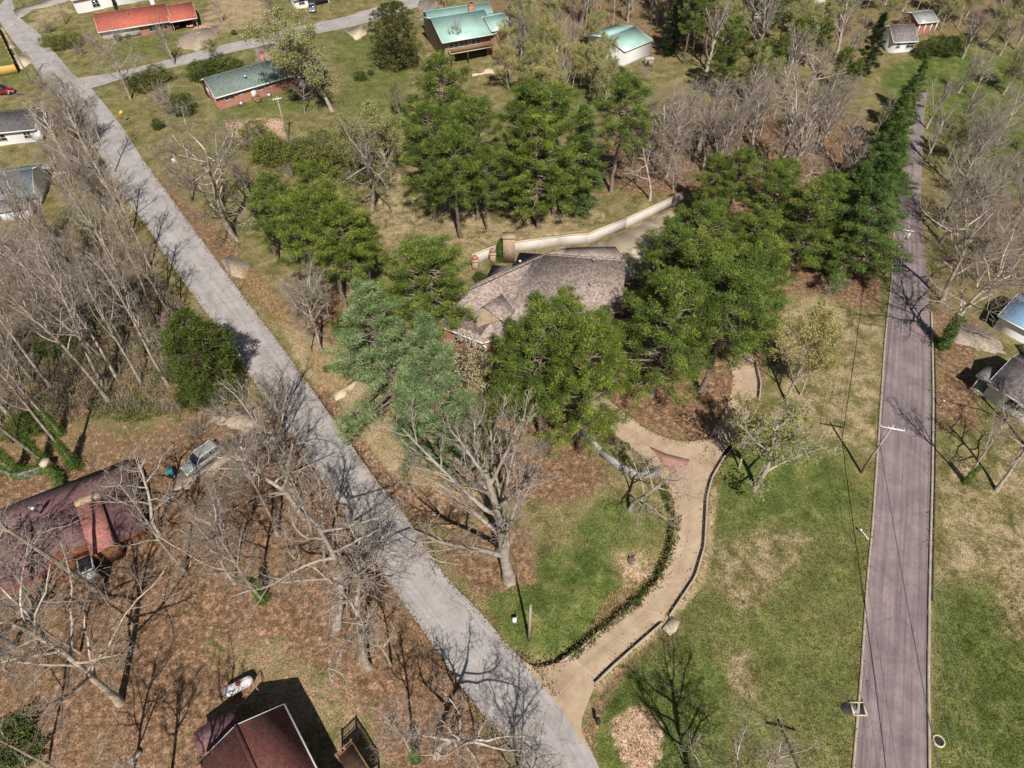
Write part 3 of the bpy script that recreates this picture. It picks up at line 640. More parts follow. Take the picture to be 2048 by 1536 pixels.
f.build('gutter', M['trim'], t)
for pxx, pyy in ((1186,530), (1180,578)):
    q = Q(pxx, pyy, 6.1 if pyy < 550 else 5.0); k = MB()
    k.lathe([(0.09,-0.6),(0.09,0.9),(0.2,0.92),(0.2,1.1),(0,1.12)], 8, q).build('roof_vent', M['metal'], t)
k = MB(); q = Q(1040,528,5.6); k.lathe([(0.12,-0.6),(0.12,0.5),(0.2,0.5),(0.2,0.62),(0,0.64)], 8, q).build('roof_vent', M['white'], t)
k = MB(); q = Q(1018,522,0); k.box(q.x-0.9, q.x+0.9, q.y-0.5, q.y+0.7, 0, 4.6); k.box(q.x-1.0, q.x+1.0, q.y-0.6, q.y+0.8, 4.6, 4.85); k.build('chimney', M['stone'], t)
for u in (0.25, 0.55, 0.8):
    a, b = inn(F_), inn(E_); p0 = a+(b-a)*u; d = (b-a).normalized(); n = Vector((d.y,-d.x,0))
    f2 = MB(); f2.obox(p0+n*0.05+Vector((0,0,1.0)), p0+d*1.3+n*0.05+Vector((0,0,1.0)), 0.1, 1.4); fo = f2.build('window', M['trim'], t)
    f3 = MB(); f3.obox(p0+d*0.1+n*0.09+Vector((0,0,1.1)), p0+d*1.2+n*0.09+Vector((0,0,1.1)), 0.06, 1.2); f3.build('pane', M['glass'], fo)
# --- long white retaining wall behind it, with stone pots
def wall_run(name, label, cat, pts, zt, thick, mat, cap=None, h0=-0.4):
    t = thing(name, label, cat, (pts[0][0], pts[0][1], 0)); o = Vector(t.location); mb = MB(); mc = MB()
    for a, b in zip(pts[:-1], pts[1:]):
        a, b = Vector((a[0], a[1], 0))-o, Vector((b[0], b[1], 0))-o
        mb.obox(a, b, thick, zt, z0=h0)
        if cap: mc.obox(a+Vector((0,0,zt+.003)), b+Vector((0,0,zt+.003)), thick+0.12, 0.1)
    mb.build('wall_face', mat, t)
    if cap: mc.build('coping', cap, t)
    return t
M['palewall'] = plain('pale_rendered_wall', lin(214,206,196), lin(190,180,170), 0.8, 0.9)
wall_run('retaining_wall', 'long pale concrete retaining wall curving behind the brown-roofed house', 'retaining wall', WALLN[1:], 1.95, 0.3, M['palewall'], M['conc'])
wall_run('block_wall', 'low grey block retaining wall in front of the planting bed by the curved driveway', 'retaining wall', PLANTER[:5], 0.8, 0.45, M['block'], M['block'])
for i, (a, b) in enumerate(((951,531), (986,517))):
    p = P(a, b); t = thing('stone_urn', 'rust-topped stone urn on a pillar %s' % ('nearest the pine beside the pale wall' if i == 0 else 'beside the narrow thuja at the pale wall'), 'urn', (p.x, p.y-0.6, 0))
    MB().box(-.45,.45,-.45,.45,-.3,1.5).box(-.55,.55,-.55,.55,1.5,1.65).build('pillar', M['stone'], t); MB().lathe([(0.2,1.65),(0.4,1.9),(0.42,2.2),(0.3,2.25),(0,2.3)], 10).build('bowl', M['pinebrick'], t)
# --- houses
def house_marks(t, L0, items):
    for it in items: win(t, L0, *it[:4], **(it[4] if len(it) > 4 else {}))
t, L0 = gable('brick_house', 'red brick ranch house with green shingle roof and white windows below the cross street', 'house', P(440,219), P(601,171), 8.2, 2.9, 4.9, M['pinebrick'], M['r_green'])
house_marks(t, L0, [(1.6,1.4,1.9,1.0), (4.6,1.7,1.1,0.9), (8.6,1.5,1.3,1.0), (11.2,1.6,1.2,.9), (1.2,1.3,1.0,1.1,dict(face='left')), (4.6,1.3,1.0,1.1,dict(face='left'))])
door(t, L0, 7.1); chimney(t, L0*0.72, 4.9, 3.6, 6.2, 1.0, 0.7, M['pinebrick'])
for x, y in ((2.5,3.4), (5.2,3.6), (8,3.0), (9.5,3.4)): vent(t, x, y, 2.9+2.0*y/4.1)
MB().lathe([(0.05,0),(0.3,0.1),(0.36,0.22)], 10, (7.2,1.6,4.0)).build('satellite_dish', M['metal'], t)
MB().box(6.8,8.4,-1.3,-0.1,0,0.6).box(7.0,8.2,-1.7,-1.3,0,0.3).build('porch_step', M['wood'], t)
for x in (4.2, 10.2):
    p = t.matrix_basis @ Vector((x,-0.9,0)); mb = MB().box(-.45,.45,-.35,.35,0,.75); mb.lathe([(0.28,0.76),(0.28,0.8),(0,0.8)], 10)
    tag(mb.build('heat_pump', M['metal']), 'grey cooling unit by the brick wall, %s' % ('nearer the gable end' if x < 5 else 'nearer the porch steps'), 'cooling unit').location = (p.x, p.y, 0)
gl, l2 = gable('sun_porch', 'white glazed sun porch at the end of the green-roofed brick house', 'porch', P(603,174), P(650,158), 5.5, 2.5, 3.4, M['white'], M['r_green'])
for x in (0.5, 1.9, 3.3): win(gl, l2, x, 0.7, 1.0, 1.4, mull=False)
t, L0 = gable('ranch_house', 'long ranch house with brick-red roof and white front windows above the hedge', 'house', P(208,84), P(347,62), 8.5, 2.8, 4.7, M['pinebrick'], M['r_red'], over=0.7)
for x in (1.0, 3.6, 6.2, 10.5, 13): win(t, L0, x, 0.7, 1.5, 1.5)
MB().box(0.2,8.4,-0.06,-0.02,0.2,2.6).build('front_panel', M['white'], t); vent(t, 7, 2.6, 4.0); chimney(t, L0-2.5, 5.2, 4.0, 5.4, 0.9, 0.9, M['white'])
t, L1 = gable('carport', 'open carport under a brick-red roof sheltering two red cars', 'carport', P(349,63), P(398,55), 8.5, 2.7, 4.3, M['darkwood'], M['r_red'], over=0.7)
for c in list(t.children):
    if c.name.startswith('wall'): bpy.data.objects.remove(c)
for x in (0.15, L1-0.15):
    for y in (0.1, 8.3): MB().box(x-.08, x+.08, y-.08, y+.08, -.1, 2.75).build('post', M['white'], t)
MB().box(0, L1, 8.2, 8.35, -.1, 2.6).build('back_wall', M['pinebrick'], t)
t, L0 = gable('white_house', 'bright white house with red roof edge beyond the brick-red ranch roof', 'house', P(156,27), P(300,-2), 9, 3.4, 5.2, M['white'], M['r_red'])
win(t, L0, 4.0, 0.6, 1.5, 1.6); door(t, L0, 8.5, mat=M['darkwood']); win(t, L0, 15.5, 1.0, 2.2, 1.4)
t, L0 = gable('far_carport', 'grey roofed carport with dark opening at the far bend of the street', 'carport', P(593,19), P(660,6), 7, 2.6, 3.8, M['white'], M['r_grey'])
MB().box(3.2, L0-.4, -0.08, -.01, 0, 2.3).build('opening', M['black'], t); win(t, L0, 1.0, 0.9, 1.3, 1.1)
# teal-roofed hillside house
t, L0 = gable('teal_house', 'brick house with sweeping teal metal roof and front balcony', 'house', P(893,128), P(982,112), 12.5, 5.6, 7.6, M['stone'], M['r_teal'], over=1.2, gside=1.0)
MB().box(0.5, L0-0.2, -2.0, -0.02, 2.7, 2.95).build('balcony_floor', M['conc'], t)
rl = MB(); rl.box(0.5, L0-.2, -2.0, -1.9, 2.95, 3.9); rl.build('balcony_rail', M['wood'], t)
for x in (0.6, 4.5, L0-0.4): MB().box(x-.1, x+.1, -1.95, -1.75, -.2, 2.7).build('post', M['darkwood'], t)
for x in (1.0, 3.4, 6.2): win(t, L0, x, 3.2, 1.8, 2.0, name='window')
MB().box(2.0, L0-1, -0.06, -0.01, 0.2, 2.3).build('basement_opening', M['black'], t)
chimney(t, L0*0.85, 7.5, 6, 8.6, 1.3, 0.9, M['pinebrick'])
t2, l2 = gable('teal_wing', 'salmon brick wing with teal roof and pale door at the end of the balcony house', 'house wing', P(985,114), P(1021,107), 8, 6.0, 7.2, M['pinebrick'], M['r_teal'], over=0.5)
win(t2, l2, 2.6, 4.2, 0.8, 1.2, mull=False); door(t2, l2, 2.6, mat=M['stone'], h=2.2)
t3, l3 = gable('teal_annex', 'rear roof section of teal metal with a peaked hood behind the balcony house', 'house wing', P(866,92), P(985,74), 7, 5.2, 6.4, M['stone'], M['r_teal'], over=0.8)
flat_pad('patio', [(940,140),(985,124),(1012,128),(1000,142),(945,152)], M['conc'], 0.03)
# white shed
t, L0 = gable('metal_shed', 'white metal shed with pale teal roof on a block footing', 'shed', P(1245,135), P(1299,112), 11, 3.6, 4.8, M['white'], M['r_teal'], over=0.15, gside=0.1, base=M['block'])
door(t, L0, 2.0, w=2.4, h=2.4, face='left', mat=M['trim'])
p = P(1297,130); b = MB().box(-.9,.9,-.7,.7,0,1.5); bo = b.build('pump_house', M['block']); bo.location = (p.x, p.y, 0); tag(bo, 'small grey block pump house beside the white metal shed', 'hut')
MB().box(-1,1,-.8,.8,1.5,1.62).build('roof', M['conc'], bo); MB().box(-.6,-.1,-.76,-.71,.2,1.2).build('opening', M['black'], bo)
# far right cottage and barn
t, L0 = gable('white_cottage', 'small white cottage with brown roof at the edge of the bright green meadow', 'house', P(1779,106), P(1823,104), 7, 2.8, 4.7, M['white'], M['r_grey'])
win(t, L0, 3.4, 1.0, 1.6, 1.3); win(t, L0, 1.0, 1.0, 0.8, 1.0)
t, L0 = gable('red_barn', 'red board shed with pale tin roof behind the white cottage', 'shed', P(1826,72), P(1862,68), 6, 3.2, 4.2, M['pinebrick'], M['r_tin'])
for x in (0.6, 2.2, 3.8, 5.2): MB().box(x-.12, x+.12, -.2, -.02, 0, 3.0).build('post', M['white'], t)
t, L0 = gable('far_teal_house', 'distant white house with teal roof among trees near the skyline edge', 'house', P(1536,52), P(1566,40), 8, 3, 4.6, M['white'], M['r_teal'])
t, L0 = gable('far_shed', 'tiny white shed roof between bare trees at the far edge', 'shed', P(1632,6), P(1650,4), 4, 2.3, 3.0, M['white'], M['r_tin'])
# right-hand house by the road
t, L0 = gable('corner_house', 'white weatherboard house with grey shingle roof by the main road', 'house', P(1962,792), P(2075,862), 7.5, 2.8, 4.6, M['white'], M['r_grey'], over=0.4)
win(t, L0, 2.6, 0.9, 1.5, 1.2); win(t, L0, 6.0, 0.9, 1.2, 1.2)
MB().box(-1.6, 0, -0.2, 2.4, -.1, .35).build('porch_floor', M['conc'], t); MB().box(-1.5,-1.35,-0.1,.05,.35,2.5).build('post', M['trim'], t); MB().slab([(-1.9,-.4,2.55),(-0.02,-.4,2.75),(-.02,2.6,2.75),(-1.9,2.6,2.55)], .12).build('porch_roof', M['r_grey'], t)
t, L0 = gable('blue_shed', 'shed with faded blue metal roof beneath the giant bare tree', 'shed', P(1985,655), P(2052,690), 7, 2.4, 3.4, M['white'], M['r_blue'], over=0.3)
p = P(2046,690); bo = MB().box(-1,1,-1.4,1.4,0.1,.9).build('covered_trailer', M['r_teal']); bo.location = (p.x, p.y-2, 0); tag(bo, 'pale teal covered trailer at the edge behind the blue roofed shed', 'trailer')
for sx in (-1, 1): MB().tube([(sx*1.02,-.1,.3),(sx*1.2,-.1,.3)], .3, 12, cap=True).build('wheel', M['black'], bo)
# left-hand houses
t, L0 = gable('dark_roof_house', 'white house with charcoal roof beside the gravel yard, left of the side street', 'house', P(-70,298), P(82,282), 8, 2.8, 4.4, M['white'], M['r_dark'])
win(t, L0, 6, 0.8, 1.8, 1.2); win(t, L0, 11, 0.8, 1.2, 1.2); door(t, L0, 13)
t, L0 = gable('grey_blue_house', 'white house with blue-grey roof beyond the bare woods', 'house', P(-60,437), P(80,416), 9.5, 2.7, 4.7, M['white'], M['r_greyblue'])
MB().slab([(5.5,-3.2,2.1),(L0-.4,-3.2,2.1),(L0-.4,-0.3,2.6),(5.5,-.3,2.6)], .14).build('porch_roof', M['r_grey'], t); MB().box(5.8, L0-.6, -2.9, -.1, -.3, 2.0).build('porch_wall', M['white'], t)
win(t, L0, 2.0, 0.9, 1.6, 1.2)
# maroon-roofed house
p1, p2 = P(80,1168), P(300,1062)
t, L0 = gable('maroon_house', 'long low house with maroon shingle roof, skylit rust gable and pink lean-to', 'house', P(-55,1215), P(296,1066), 8.4, 2.6, 4.3, M['siding_rust'], M['r_maroon'], over=1.1, trim=M['siding_rust'])
nx0 = L0*0.775
lt = MB(); lt.slab([(nx0-1.1,-2.0,2.9),(nx0+1.3,-2.0,2.9),(nx0+1.3,3.5,4.5),(nx0-1.1,3.5,4.5)], .16); lt.build('lean_to_roof', M['r_pink'], t)
MB().box(nx0-1.0, nx0+1.2, -1.7, 3.8, -.1, 2.7).build('lean_to_wall', M['siding_rust'], t)
MB().box(nx0-1.1, nx0+1.3, 3.55, 4.3, 3.0, 4.8).build('chimney', M['stone'], t)
gx0 = L0*0.60
g = MB(); g.slab([(gx0-2.2,-0.9,3.2),(gx0,-0.9,4.5),(gx0,4.1,4.4),(gx0-2.2,2.4,3.6)], .12); g.slab([(gx0,-0.9,4.5),(gx0+2.2,-0.9,3.2),(gx0+2.2,2.4,3.6),(gx0,4.1,4.4)], .12); g.build('front_gable_roof', M['r_maroon'], t)
w = MB(); w.add([(gx0-1.9,-0.8,0),(gx0+1.9,-0.8,0),(gx0+1.9,-.8,3.3),(gx0,-.8,4.4),(gx0-1.9,-.8,3.3)], [(0,1,2,3,4)]); w.box(gx0-2,gx0-1.9,-.8,0.4,0,3); w.box(gx0+1.9,gx0+2,-.8,.4,0,3); w.build('gable_wall', M['siding_rust'], t)
a = MB().box(gx0-1.7, gx0+1.9, -3.4,-.82, 2.2, 2.32); a.build('entry_roof', M['siding_rust'], t)
f = MB().box(gx0+0.4, gx0+1.9, -3.5, -3.4, 0.5, 2.2); f.box(gx0+0.4, gx0+1.9, -3.4, -1.4, 2.33, 2.45); fo = f.build('skylight_frame', M['trim'], t)
MB().box(gx0+.55, gx0+1.75, -3.25, -1.55, 2.45, 2.49).build('skylight_pane', M['glass'], fo)
for x in (gx0-1.3, gx0+0.3): win(t, L0, x, 1.6, 0.9, 1.2)
for x in (L0*.46, L0*.52): vent(t, x, 6.0, 4.0)
k = MB().lathe([(.18,-.4),(.18,.5),(.3,.5),(.3,.75),(0,.85)], 10, (L0*.50, 4.9, 4.7)); k.build('flue_cap', M['metal'], t)
# red-brown house at the bottom, deck and lean-to
pa, pb, pr = P(568,1412,5.0), P(640,1556,5.0), P(472,1457,7.0)
dv = (Vector((pb.x-pa.x, pb.y-pa.y, 0))).normalized(); nrm = Vector((dv.y, -dv.x, 0))
ha = Vector((pa.x, pa.y, 0))+nrm*0.45; hb = ha+dv*16
half = abs((Vector((pr.x,pr.y,0))-Vector((pa.x,pa.y,0))).dot(nrm))
t, L0 = gable('red_brown_house', 'tall house with red-brown shingle roof and white edge beside the white gas tank', 'house', hb, ha, 2*half-0.9, 4.9, 6.7, M['siding_rust'], M['r_redbrown'], over=0.45)
for x in (10.5, 13.5): win(t, L0, x, 3.2, 1.2, 1.3)
pl = [P(395,1512,3.0), P(387,1465,2.6), P(458,1413,2.6), P(480,1452,3.0)]
lo = thing('lean_to', 'low lean-to with dull pink roof beside the red-brown house', 'lean-to', (pl[1].x, pl[1].y, 0)); o = Vector((pl[1].x, pl[1].y, 0))
MB().slab([p-o for p in pl][::-1], .14).build('roof', M['r_maroon'], lo)
mw = MB(); q = [Vector((p.x-o.x, p.y-o.y, 0)) for p in pl]; c = sum(q, Vector())/4; q = [c+(v-c)*.9 for v in q]
for i in range(4): mw.obox(q[i], q[(i+1) % 4], .12, 2.5, z0=-.3)
mw.build('wall', M['siding_rust'], lo)
dk = [P(676,1515,2.4), P(706,1486,2.4), P(752,1560,2.4), P(720,1590,2.4)]
d = thing('deck', 'raised wooden deck with spindle railing beside the red-brown house', 'deck', (dk[0].x, dk[0].y, 0)); o = Vector((dk[0].x, dk[0].y, 0)); q = [p-o for p in dk]
MB().slab(q[::-1], .2).build('floor', M['darkwood'], d)
rm = MB(); 
for a, b in ((q[0],q[1]), (q[1],q[2])):
    rm.obox(a+Vector((0,0,1.0)), b+Vector((0,0,1.0)), .12, .06); n = int((b-a).length/.16)
    rm.obox(a+Vector((0,0,.12)), b+Vector((0,0,.12)), .08, .05)
    for i in range(1, n): p = a+(b-a)*i/n; rm.box(p.x-.025, p.x+.025, p.y-.025, p.y+.025, 2.52, 3.4)
rm.build('railing', M['wood'], d)
for p in q: MB().box(p.x-.08, p.x+.08, p.y-.08, p.y+.08, -.3, 3.55).build('post', M['wood'], d)
# ------------------------------------------------------------------ yard objects
p = P(476,1378); a, b = P(447,1388,0.9), P(506,1357,0.9); ax = Vector((b.x-a.x, b.y-a.y, 0)); Lh = ax.length/2
t = thing('gas_tank', 'white horizontal gas tank with red valve dome on the leaf-strewn lawn', 'gas tank', ((a.x+b.x)/2, (a.y+b.y)/2, 0), math.atan2(ax.y, ax.x))
s = MB(); R0 = .5; prof = [(R0*math.sin(k*math.pi/12), -Lh+R0*(1-math.cos(k*math.pi/12))) for k in range(7)]; prof = prof+[(r_, -z_) for r_, z_ in prof[::-1]]
s.tube([(z_, 0, .9) for r_, z_ in prof], [max(r_, .002) for r_, z_ in prof], 20); s.build('vessel', M['trim'], t, smooth=True)
M['redpaint'] = plain('red_paint', (0.42,0.03,0.035), (0.3,0.02,0.025), 3, 0.45)
MB().lathe([(.2,1.38),(.21,1.55),(.16,1.62),(0,1.64)], 14, (.1,0,0)).build('valve_dome', M['redpaint'], t, smooth=True)
for x in (-.75, .75): MB().box(x-.12, x+.12, -.35, .35, -.1, .52).build('foot', M['metal'], t)
M['pinkmetal'] = plain('faded_red_tubing', lin(206,128,104), lin(176,98,80), 5, 0.6)
a, b, c = P(484,1396), P(534,1403), P(505,1365,2.3); 
t = thing('swing_set', 'faded red swing frame with blue seat beside the white gas tank', 'swing set', (a.x, a.y, 0)); o = Vector((a.x, a.y, 0))
top0 = c-o; top1 = top0+Vector((2.1,-1.2,0)) 
fr = MB(); fr.tube([Vector((0,0,0)), top0], .045, 8); fr.tube([b-o, top0], .045, 8)
fr.build('frame', M['pinkmetal'], t)
MB().tube([top0, top0+(b-o-top0)*.55+Vector((0,0,.9))], .035, 8).build('arm', M['pinkmetal'], t)
hs = top0+(b-o-top0)*.5+Vector((0,0,.35))
M['bluepaint'] = plain('blue_plastic', (0.03,0.07,0.32), (0.02,0.05,0.24), 3, 0.4)
MB().box(hs.x-.22, hs.x+.22, hs.y-.16, hs.y+.16, .45, .52).build('seat', M['bluepaint'], t)
ch = MB()
for sx in (-.2, .2): ch.tube([(hs.x+sx, hs.y, .5), (hs.x+sx*.8, hs.y, hs.z)], .015, 4)
ch.build('chain', M['trim'], t)
# ------------------------------------------------------------------ vehicles
def vehicle(name, label, loc, rz, paint, L=4.6, Wd=1.85, H=1.75, kind='suv', group=None, rack=False):
    """front towards +x; body lofted from cross-sections, glasshouse, wheels with rims, lamps, bumpers"""
    t = thing(name, label, 'car' if kind != 'pickup' else 'pickup', loc, rz, group); hw = Wd/2
    def loft(secs, nm, mat, sm=True, par=t):
        mb = MB(); k = len(secs); rows = []
        for x, w, z0, z1, inset in secs:
            rows.append([(x,-w,z0),(x,-w,z0+(z1-z0)*.62),(x,-w+inset*.5,z1-(z1-z0)*.12),(x,-w+inset,z1),(x,w-inset,z1),(x,w-inset*.5,z1-(z1-z0)*.12),(x,w,z0+(z1-z0)*.62),(x,w,z0)])
        V = np.array(rows).reshape(-1, 3); J = np.arange(8*k).reshape(k, 8); F = []
        for j in range(8): F.append(np.stack([J[:-1,j], J[:-1,(j+1)%8], J[1:,(j+1)%8], J[1:,j]], -1))
        mb.add(V, np.concatenate(F)); mb.F.append((J[0][None, ::-1], 0)); mb.F.append((J[-1][None, :], 0))
        return mb.build(nm, mat, par, smooth=False)
    f, b = L/2, -L/2; hood = .95 if kind != 'car' else .86; belt = 1.05 if kind != 'car' else .92
    loft([(b,hw*.88,.42,belt*.92,.08),(b+.12,hw*.97,.34,belt,.1),(b+1.0,hw,.3,belt,.08),(f-1.75,hw,.3,belt,.08),(f-1.2,hw,.3,hood+.03,.12),(f-.35,hw*.96,.34,hood-.08,.16),(f-.06,hw*.86,.4,hood-.2,.16),(f,hw*.8,.44,hood-.3,.12)], 'body', paint)
    gx1 = f-1.3 if kind != 'pickup' else f-1.35; gx0 = b+.12 if kind == 'suv' else (b+.75 if kind == 'car' else -.5)
    loft([(gx0,hw*.9,belt-.05,belt+.02,.06),(gx0+(.18 if kind != 'car' else .55),hw*.9,belt-.05,H-.06,.2),(gx1-.75,hw*.9,belt-.05,H-.04,.2),(gx1,hw*.9,belt-.05,belt+.02,.1)], 'windows', M['glass'])
    r0, r1 = gx0+(.2 if kind != 'car' else .6), gx1-.72
    loft([(r0,hw*.8,H-.1,H-.03,.1),(r0+.2,hw*.8,H-.1,H,.1),(r1-.25,hw*.8,H-.1,H,.1),(r1,hw*.79,H-.1,H-.04,.1)], 'roof', paint)
    pil = MB()
    for s in (-1, 1):
        for xa, xb in ((gx1-.02, r1), (gx0+.02, r0)): pil.tube([(xa,s*hw*.885,belt),(xb,s*hw*.76,H-.06)], .05, 6)
        pil.tube([((r0+r1)/2,s*hw*.9,belt),((r0+r1)/2,s*hw*.77,H-.06)], .05, 6)
    pil.build('pillar', paint, t)
    if rack:
        rk = MB()
        for s in (-1, 1): rk.tube([(r0+.15,s*hw*.68,H+.06),(r1-.15,s*hw*.68,H+.06)], .03, 6)
        rk.build('roof_rack', M['trim'], t)
    if kind == 'pickup':
        MB().box(b+.15, -.62, -hw*.8, hw*.8, belt-.02, belt+.012).build('bed', M['black'], t)
    for s in (-1, 1):
        for x in (f-.85, b+.85):
            wh = MB(); wh.tube([(x,s*(hw-.2),.34),(x,s*(hw+.02),.34)], .34, 16, cap=True); wo = wh.build('wheel', M['black'], t)
            MB().tube([(x,s*(hw),.34),(x,s*(hw+.035),.34)], .2, 12, cap=True).build('rim', M['metal'], wo)
        MB().box(f-.2, f+.01, s*hw*.62-.16, s*hw*.62+.16, hood-.36, hood-.2).build('headlight', M['trim'], t)
        MB().box(b-.02, b+.06, s*hw*.72-.1, s*hw*.72+.1, .6, .85).build('tail_light', M['redpaint'], t)
        MB().box(gx1-.25, gx1-.08, s*(hw+.08)-.07, s*(hw+.08)+.07, belt-.02, belt+.13).build('mirror', paint, t)
    MB().box(f-.1, f+.06, -hw*.82, hw*.82, .34, .52).build('bumper', M['metal'], t); MB().box(b-.08, b+.08, -hw*.85, hw*.85, .38, .55).build('bumper', M['metal'], t)
    return t
def paintm(name, c, rough=0.25):
    m = plain(name, c, tuple(x*0.9 for x in c), 1.0, rough); b = m.node_tree.nodes['Principled BSDF']; b.inputs['Coat Weight'].default_value = 0.4; return m
def dirn(a, b): return math.atan2(b.y-a.y, b.x-a.x)
pa, pb = P(432,906), P(382,942); c = (pa+pb)/2
vehicle('parked_car', 'silver estate car with pale roof rails parked on the gravel drive under bare limbs', (c.x, c.y, .05), dirn(pa, pb), paintm('silver_paint', lin(150,152,150)), 4.8, 1.9, 1.75, 'suv', rack=True)
for i, (a, b) in enumerate(((354,51), (382,50))):
    p = P(a, b); vehicle('parked_car', ('dark red car deeper under the brick-red carport roof', 'bright red car at the open end of the brick-red carport')[i], (p.x, p.y, .05), R(-75), paintm('red_car_paint', (lin(120,24,34), lin(190,30,36))[i]), 4.4, 1.8, 1.45, 'car')
p = P(4,188); vehicle('parked_pickup', 'dark red pickup truck parked at the gravel yard by the wooden fence', (p.x, p.y, .05), R(10), paintm('maroon_paint', lin(134,26,38)), 5.2, 1.95, 1.75, 'pickup')
p = P(76,350); vehicle('parked_car', 'white car parked beside the blue-grey roofed house', (p.x, p.y, .06), R(15), paintm('white_car_paint', lin(222,220,216)), 4.5, 1.8, 1.5, 'car')
p = P(627,16); vehicle('parked_car', 'grey car in the dark opening of the far carport', (p.x, p.y-1.2, .0), R(-80), paintm('grey_car_paint', lin(130,130,134)), 4.4, 1.8, 1.45, 'car')
# ------------------------------------------------------------------ poles, wires, signs, small things
def pole(base, H, label, arm=None, can=False, lamp=False, az=0.0, lean=(0,0)):
    t = thing('utility_pole', label, 'utility pole', (base.x, base.y, base.z), az)
    MB().tube([(0,0,-.3),(lean[0]*.5,lean[1]*.5,H*.5),(lean[0],lean[1],H)], [.17,.145,.11], 10, cap=True).build('shaft', M['pole'], t)
    if arm:
        a = MB().box(-arm/2, arm/2, -.2, -.06, H-.55, H-.40); ao = a.build('crossarm', M['trim'], t)
        b = MB(); b.tube([(-arm*.28,-.13,H-.5),(0,-.11,H-1.2)], .025, 5); b.tube([(arm*.28,-.13,H-.5),(0,-.11,H-1.2)], .025, 5); b.build('brace', M['metal'], ao)
        for x in (-arm*.46, -arm*.18, arm*.18, arm*.46): MB().lathe([(.05,H-.4),(.07,H-.28),(.04,H-.2),(0,H-.19)], 8, (x,-.13,0)).build('insulator', M['trim'], ao)
    if can: MB().lathe([(.0,H-2.0),(.27,H-2.0),(.27,H-1.05),(.2,H-.95),(0,H-.93)], 12, (.42,0,0)).build('transformer', M['trim'], t)
    if lamp:
        MB().tube([(0,0,H-.7),(1.2,.1,H-.1),(2.2,.15,H)], .04, 6).build('lamp_arm', M['metal'], t); MB().lathe([(0,H+.05),(.16,H+.02),(.2,H-.1),(.1,H-.16)], 10, (2.35,.15,0)).build('lamp_head', M['metal'], t)
    return t
p1 = G(1722,945); pole(p1, 9.2, 'utility pole with white crossarm leaning over the purple-grey road', arm=2.6, az=R(-14))
p4 = G(1768,550); pole(p4, 8.8, 'utility pole with crossarm and grey transformer at the pines by the road', arm=2.2, can=True, az=R(-12))
p2 = G(1058,1280); pole(p2, 8.4, 'single wooden utility pole on the lawn between street and curved driveway')
p3 = G(577,282); pole(p3, 8.8, 'tall pale utility pole behind the green-roofed brick house', arm=1.6, lamp=False, az=R(20))
p5 = G(385,402); pole(p5, 9.0, 'utility pole with white transformer among bare trees by the side street', can=True, az=R(180))
p6 = G(64,168); pole(p6, 11.5, 'street lamp pole by the yellow wooden fence', lamp=True, az=R(35))
p7 = G(132,48); pole(p7, 6.0, 'thin pale pole in the bushes before the ranch house')
p8 = G(1129,158); pole(p8, 7.6, 'thin pole among budding trees near the white metal shed')
p0 = P(1640,1640); pole(p0, 9.6, 'utility pole just out of frame whose shadow crosses the lawn', arm=2.6, az=R(-14))
p9 = G(229,332)
def wire(name, pts, sag, r, mat, label, group=None):
    t = MB(); all_ = []
    for a, b in zip(pts[:-1], pts[1:]):
        s = np.linspace(0, 1, 24)[:, None]; q = np.array(a)*(1-s)+np.array(b)*s; q[:, 2] -= (sag*4*s*(1-s))[:, 0]; all_.append(q if not all_ else q[1:])
    tag(t.tube(np.concatenate(all_), r, 5).build(name, mat), label, 'power line', group)
def armp(b, H, arm, az, u): return (b.x+math.cos(az)*arm*u, b.y+math.sin(az)*arm*u, b.z+H-.2)
for k, u in enumerate((-.46, -.18, .18, .46)):
    far = armp(p4, 8.8, 2.2, R(-12), u); mid = armp(p1, 9.2, 2.6, R(-14), u); near = (33.6+2.6*u, 3.0, 9.4)
    wire('power_line', [(p4.x+6+2*u, 150, 9.5), far, mid, near], 0.7, 0.013, M['wire'], ('outermost thin wire toward the lawn', 'second thin wire from the lawn side', 'third thin wire from the lawn side', 'outermost thin wire over the road middle')[k]+' on the crossarm poles', 'wires along the main road')
wire('telephone_cable', [(p4.x+6, 150, 6.5), (p4.x, p4.y, p4.z+6), (p1.x, p1.y, p1.z+5.6), (32.6, 3.0, 6.0)], 0.5, 0.045, M['cable'], 'thick black telephone cable strung low along the main road')
for k, dx in enumerate((-.35, .35)):
    wire('service_wire', [(p2.x+dx, p2.y, 8.2), (p1.x-10, 8.5, 8.6)], 1.4, 0.009, M['cable'], 'thin wire from the lone lawn pole over the driveway, %s of the pair' % ('upper' if k else 'lower'), 'wires from the lawn pole')
q0 = G(1878,812); t = thing('mailbox', 'dark mailbox on a post beyond the road kerb', 'mailbox', (q0.x, q0.y, q0.z))
MB().box(-.06,.06,-.06,.06,-.2,1.0).build('post', M['wood'], t); mb = MB().box(-.14,.14,-.28,.28,1.0,1.18); mb.tube([(0,-.28,1.18),(0,.28,1.18)], .14, 12, cap=True); mb.build('box', M['metal'], t)
q0 = G(1194,1449); t = thing('mailbox', 'small dark mailbox with white base at the mouth of the curved driveway', 'mailbox', (q0.x, q0.y, q0.z))
MB().box(-.08,.08,-.08,.08,-.2,.95).build('post', M['white'], t); mb = MB().box(-.16,.16,-.3,.3,.95,1.15); mb.tube([(0,-.3,1.15),(0,.3,1.15)], .16, 12, cap=True); mb.build('box', M['black'], t)
q0 = G(1029,1244); t = thing('meter_pedestal', 'grey-white utility pedestal on the lawn near the lone pole', 'pedestal', (q0.x, q0.y, q0.z))
MB().box(-.2,.2,-.15,.15,-.1,.85).build('cabinet', M['white'], t); MB().tube([(.25,.1,-.1),(.25,.1,1.3)], .05, 6, cap=True).build('pipe', M['metal'], t)
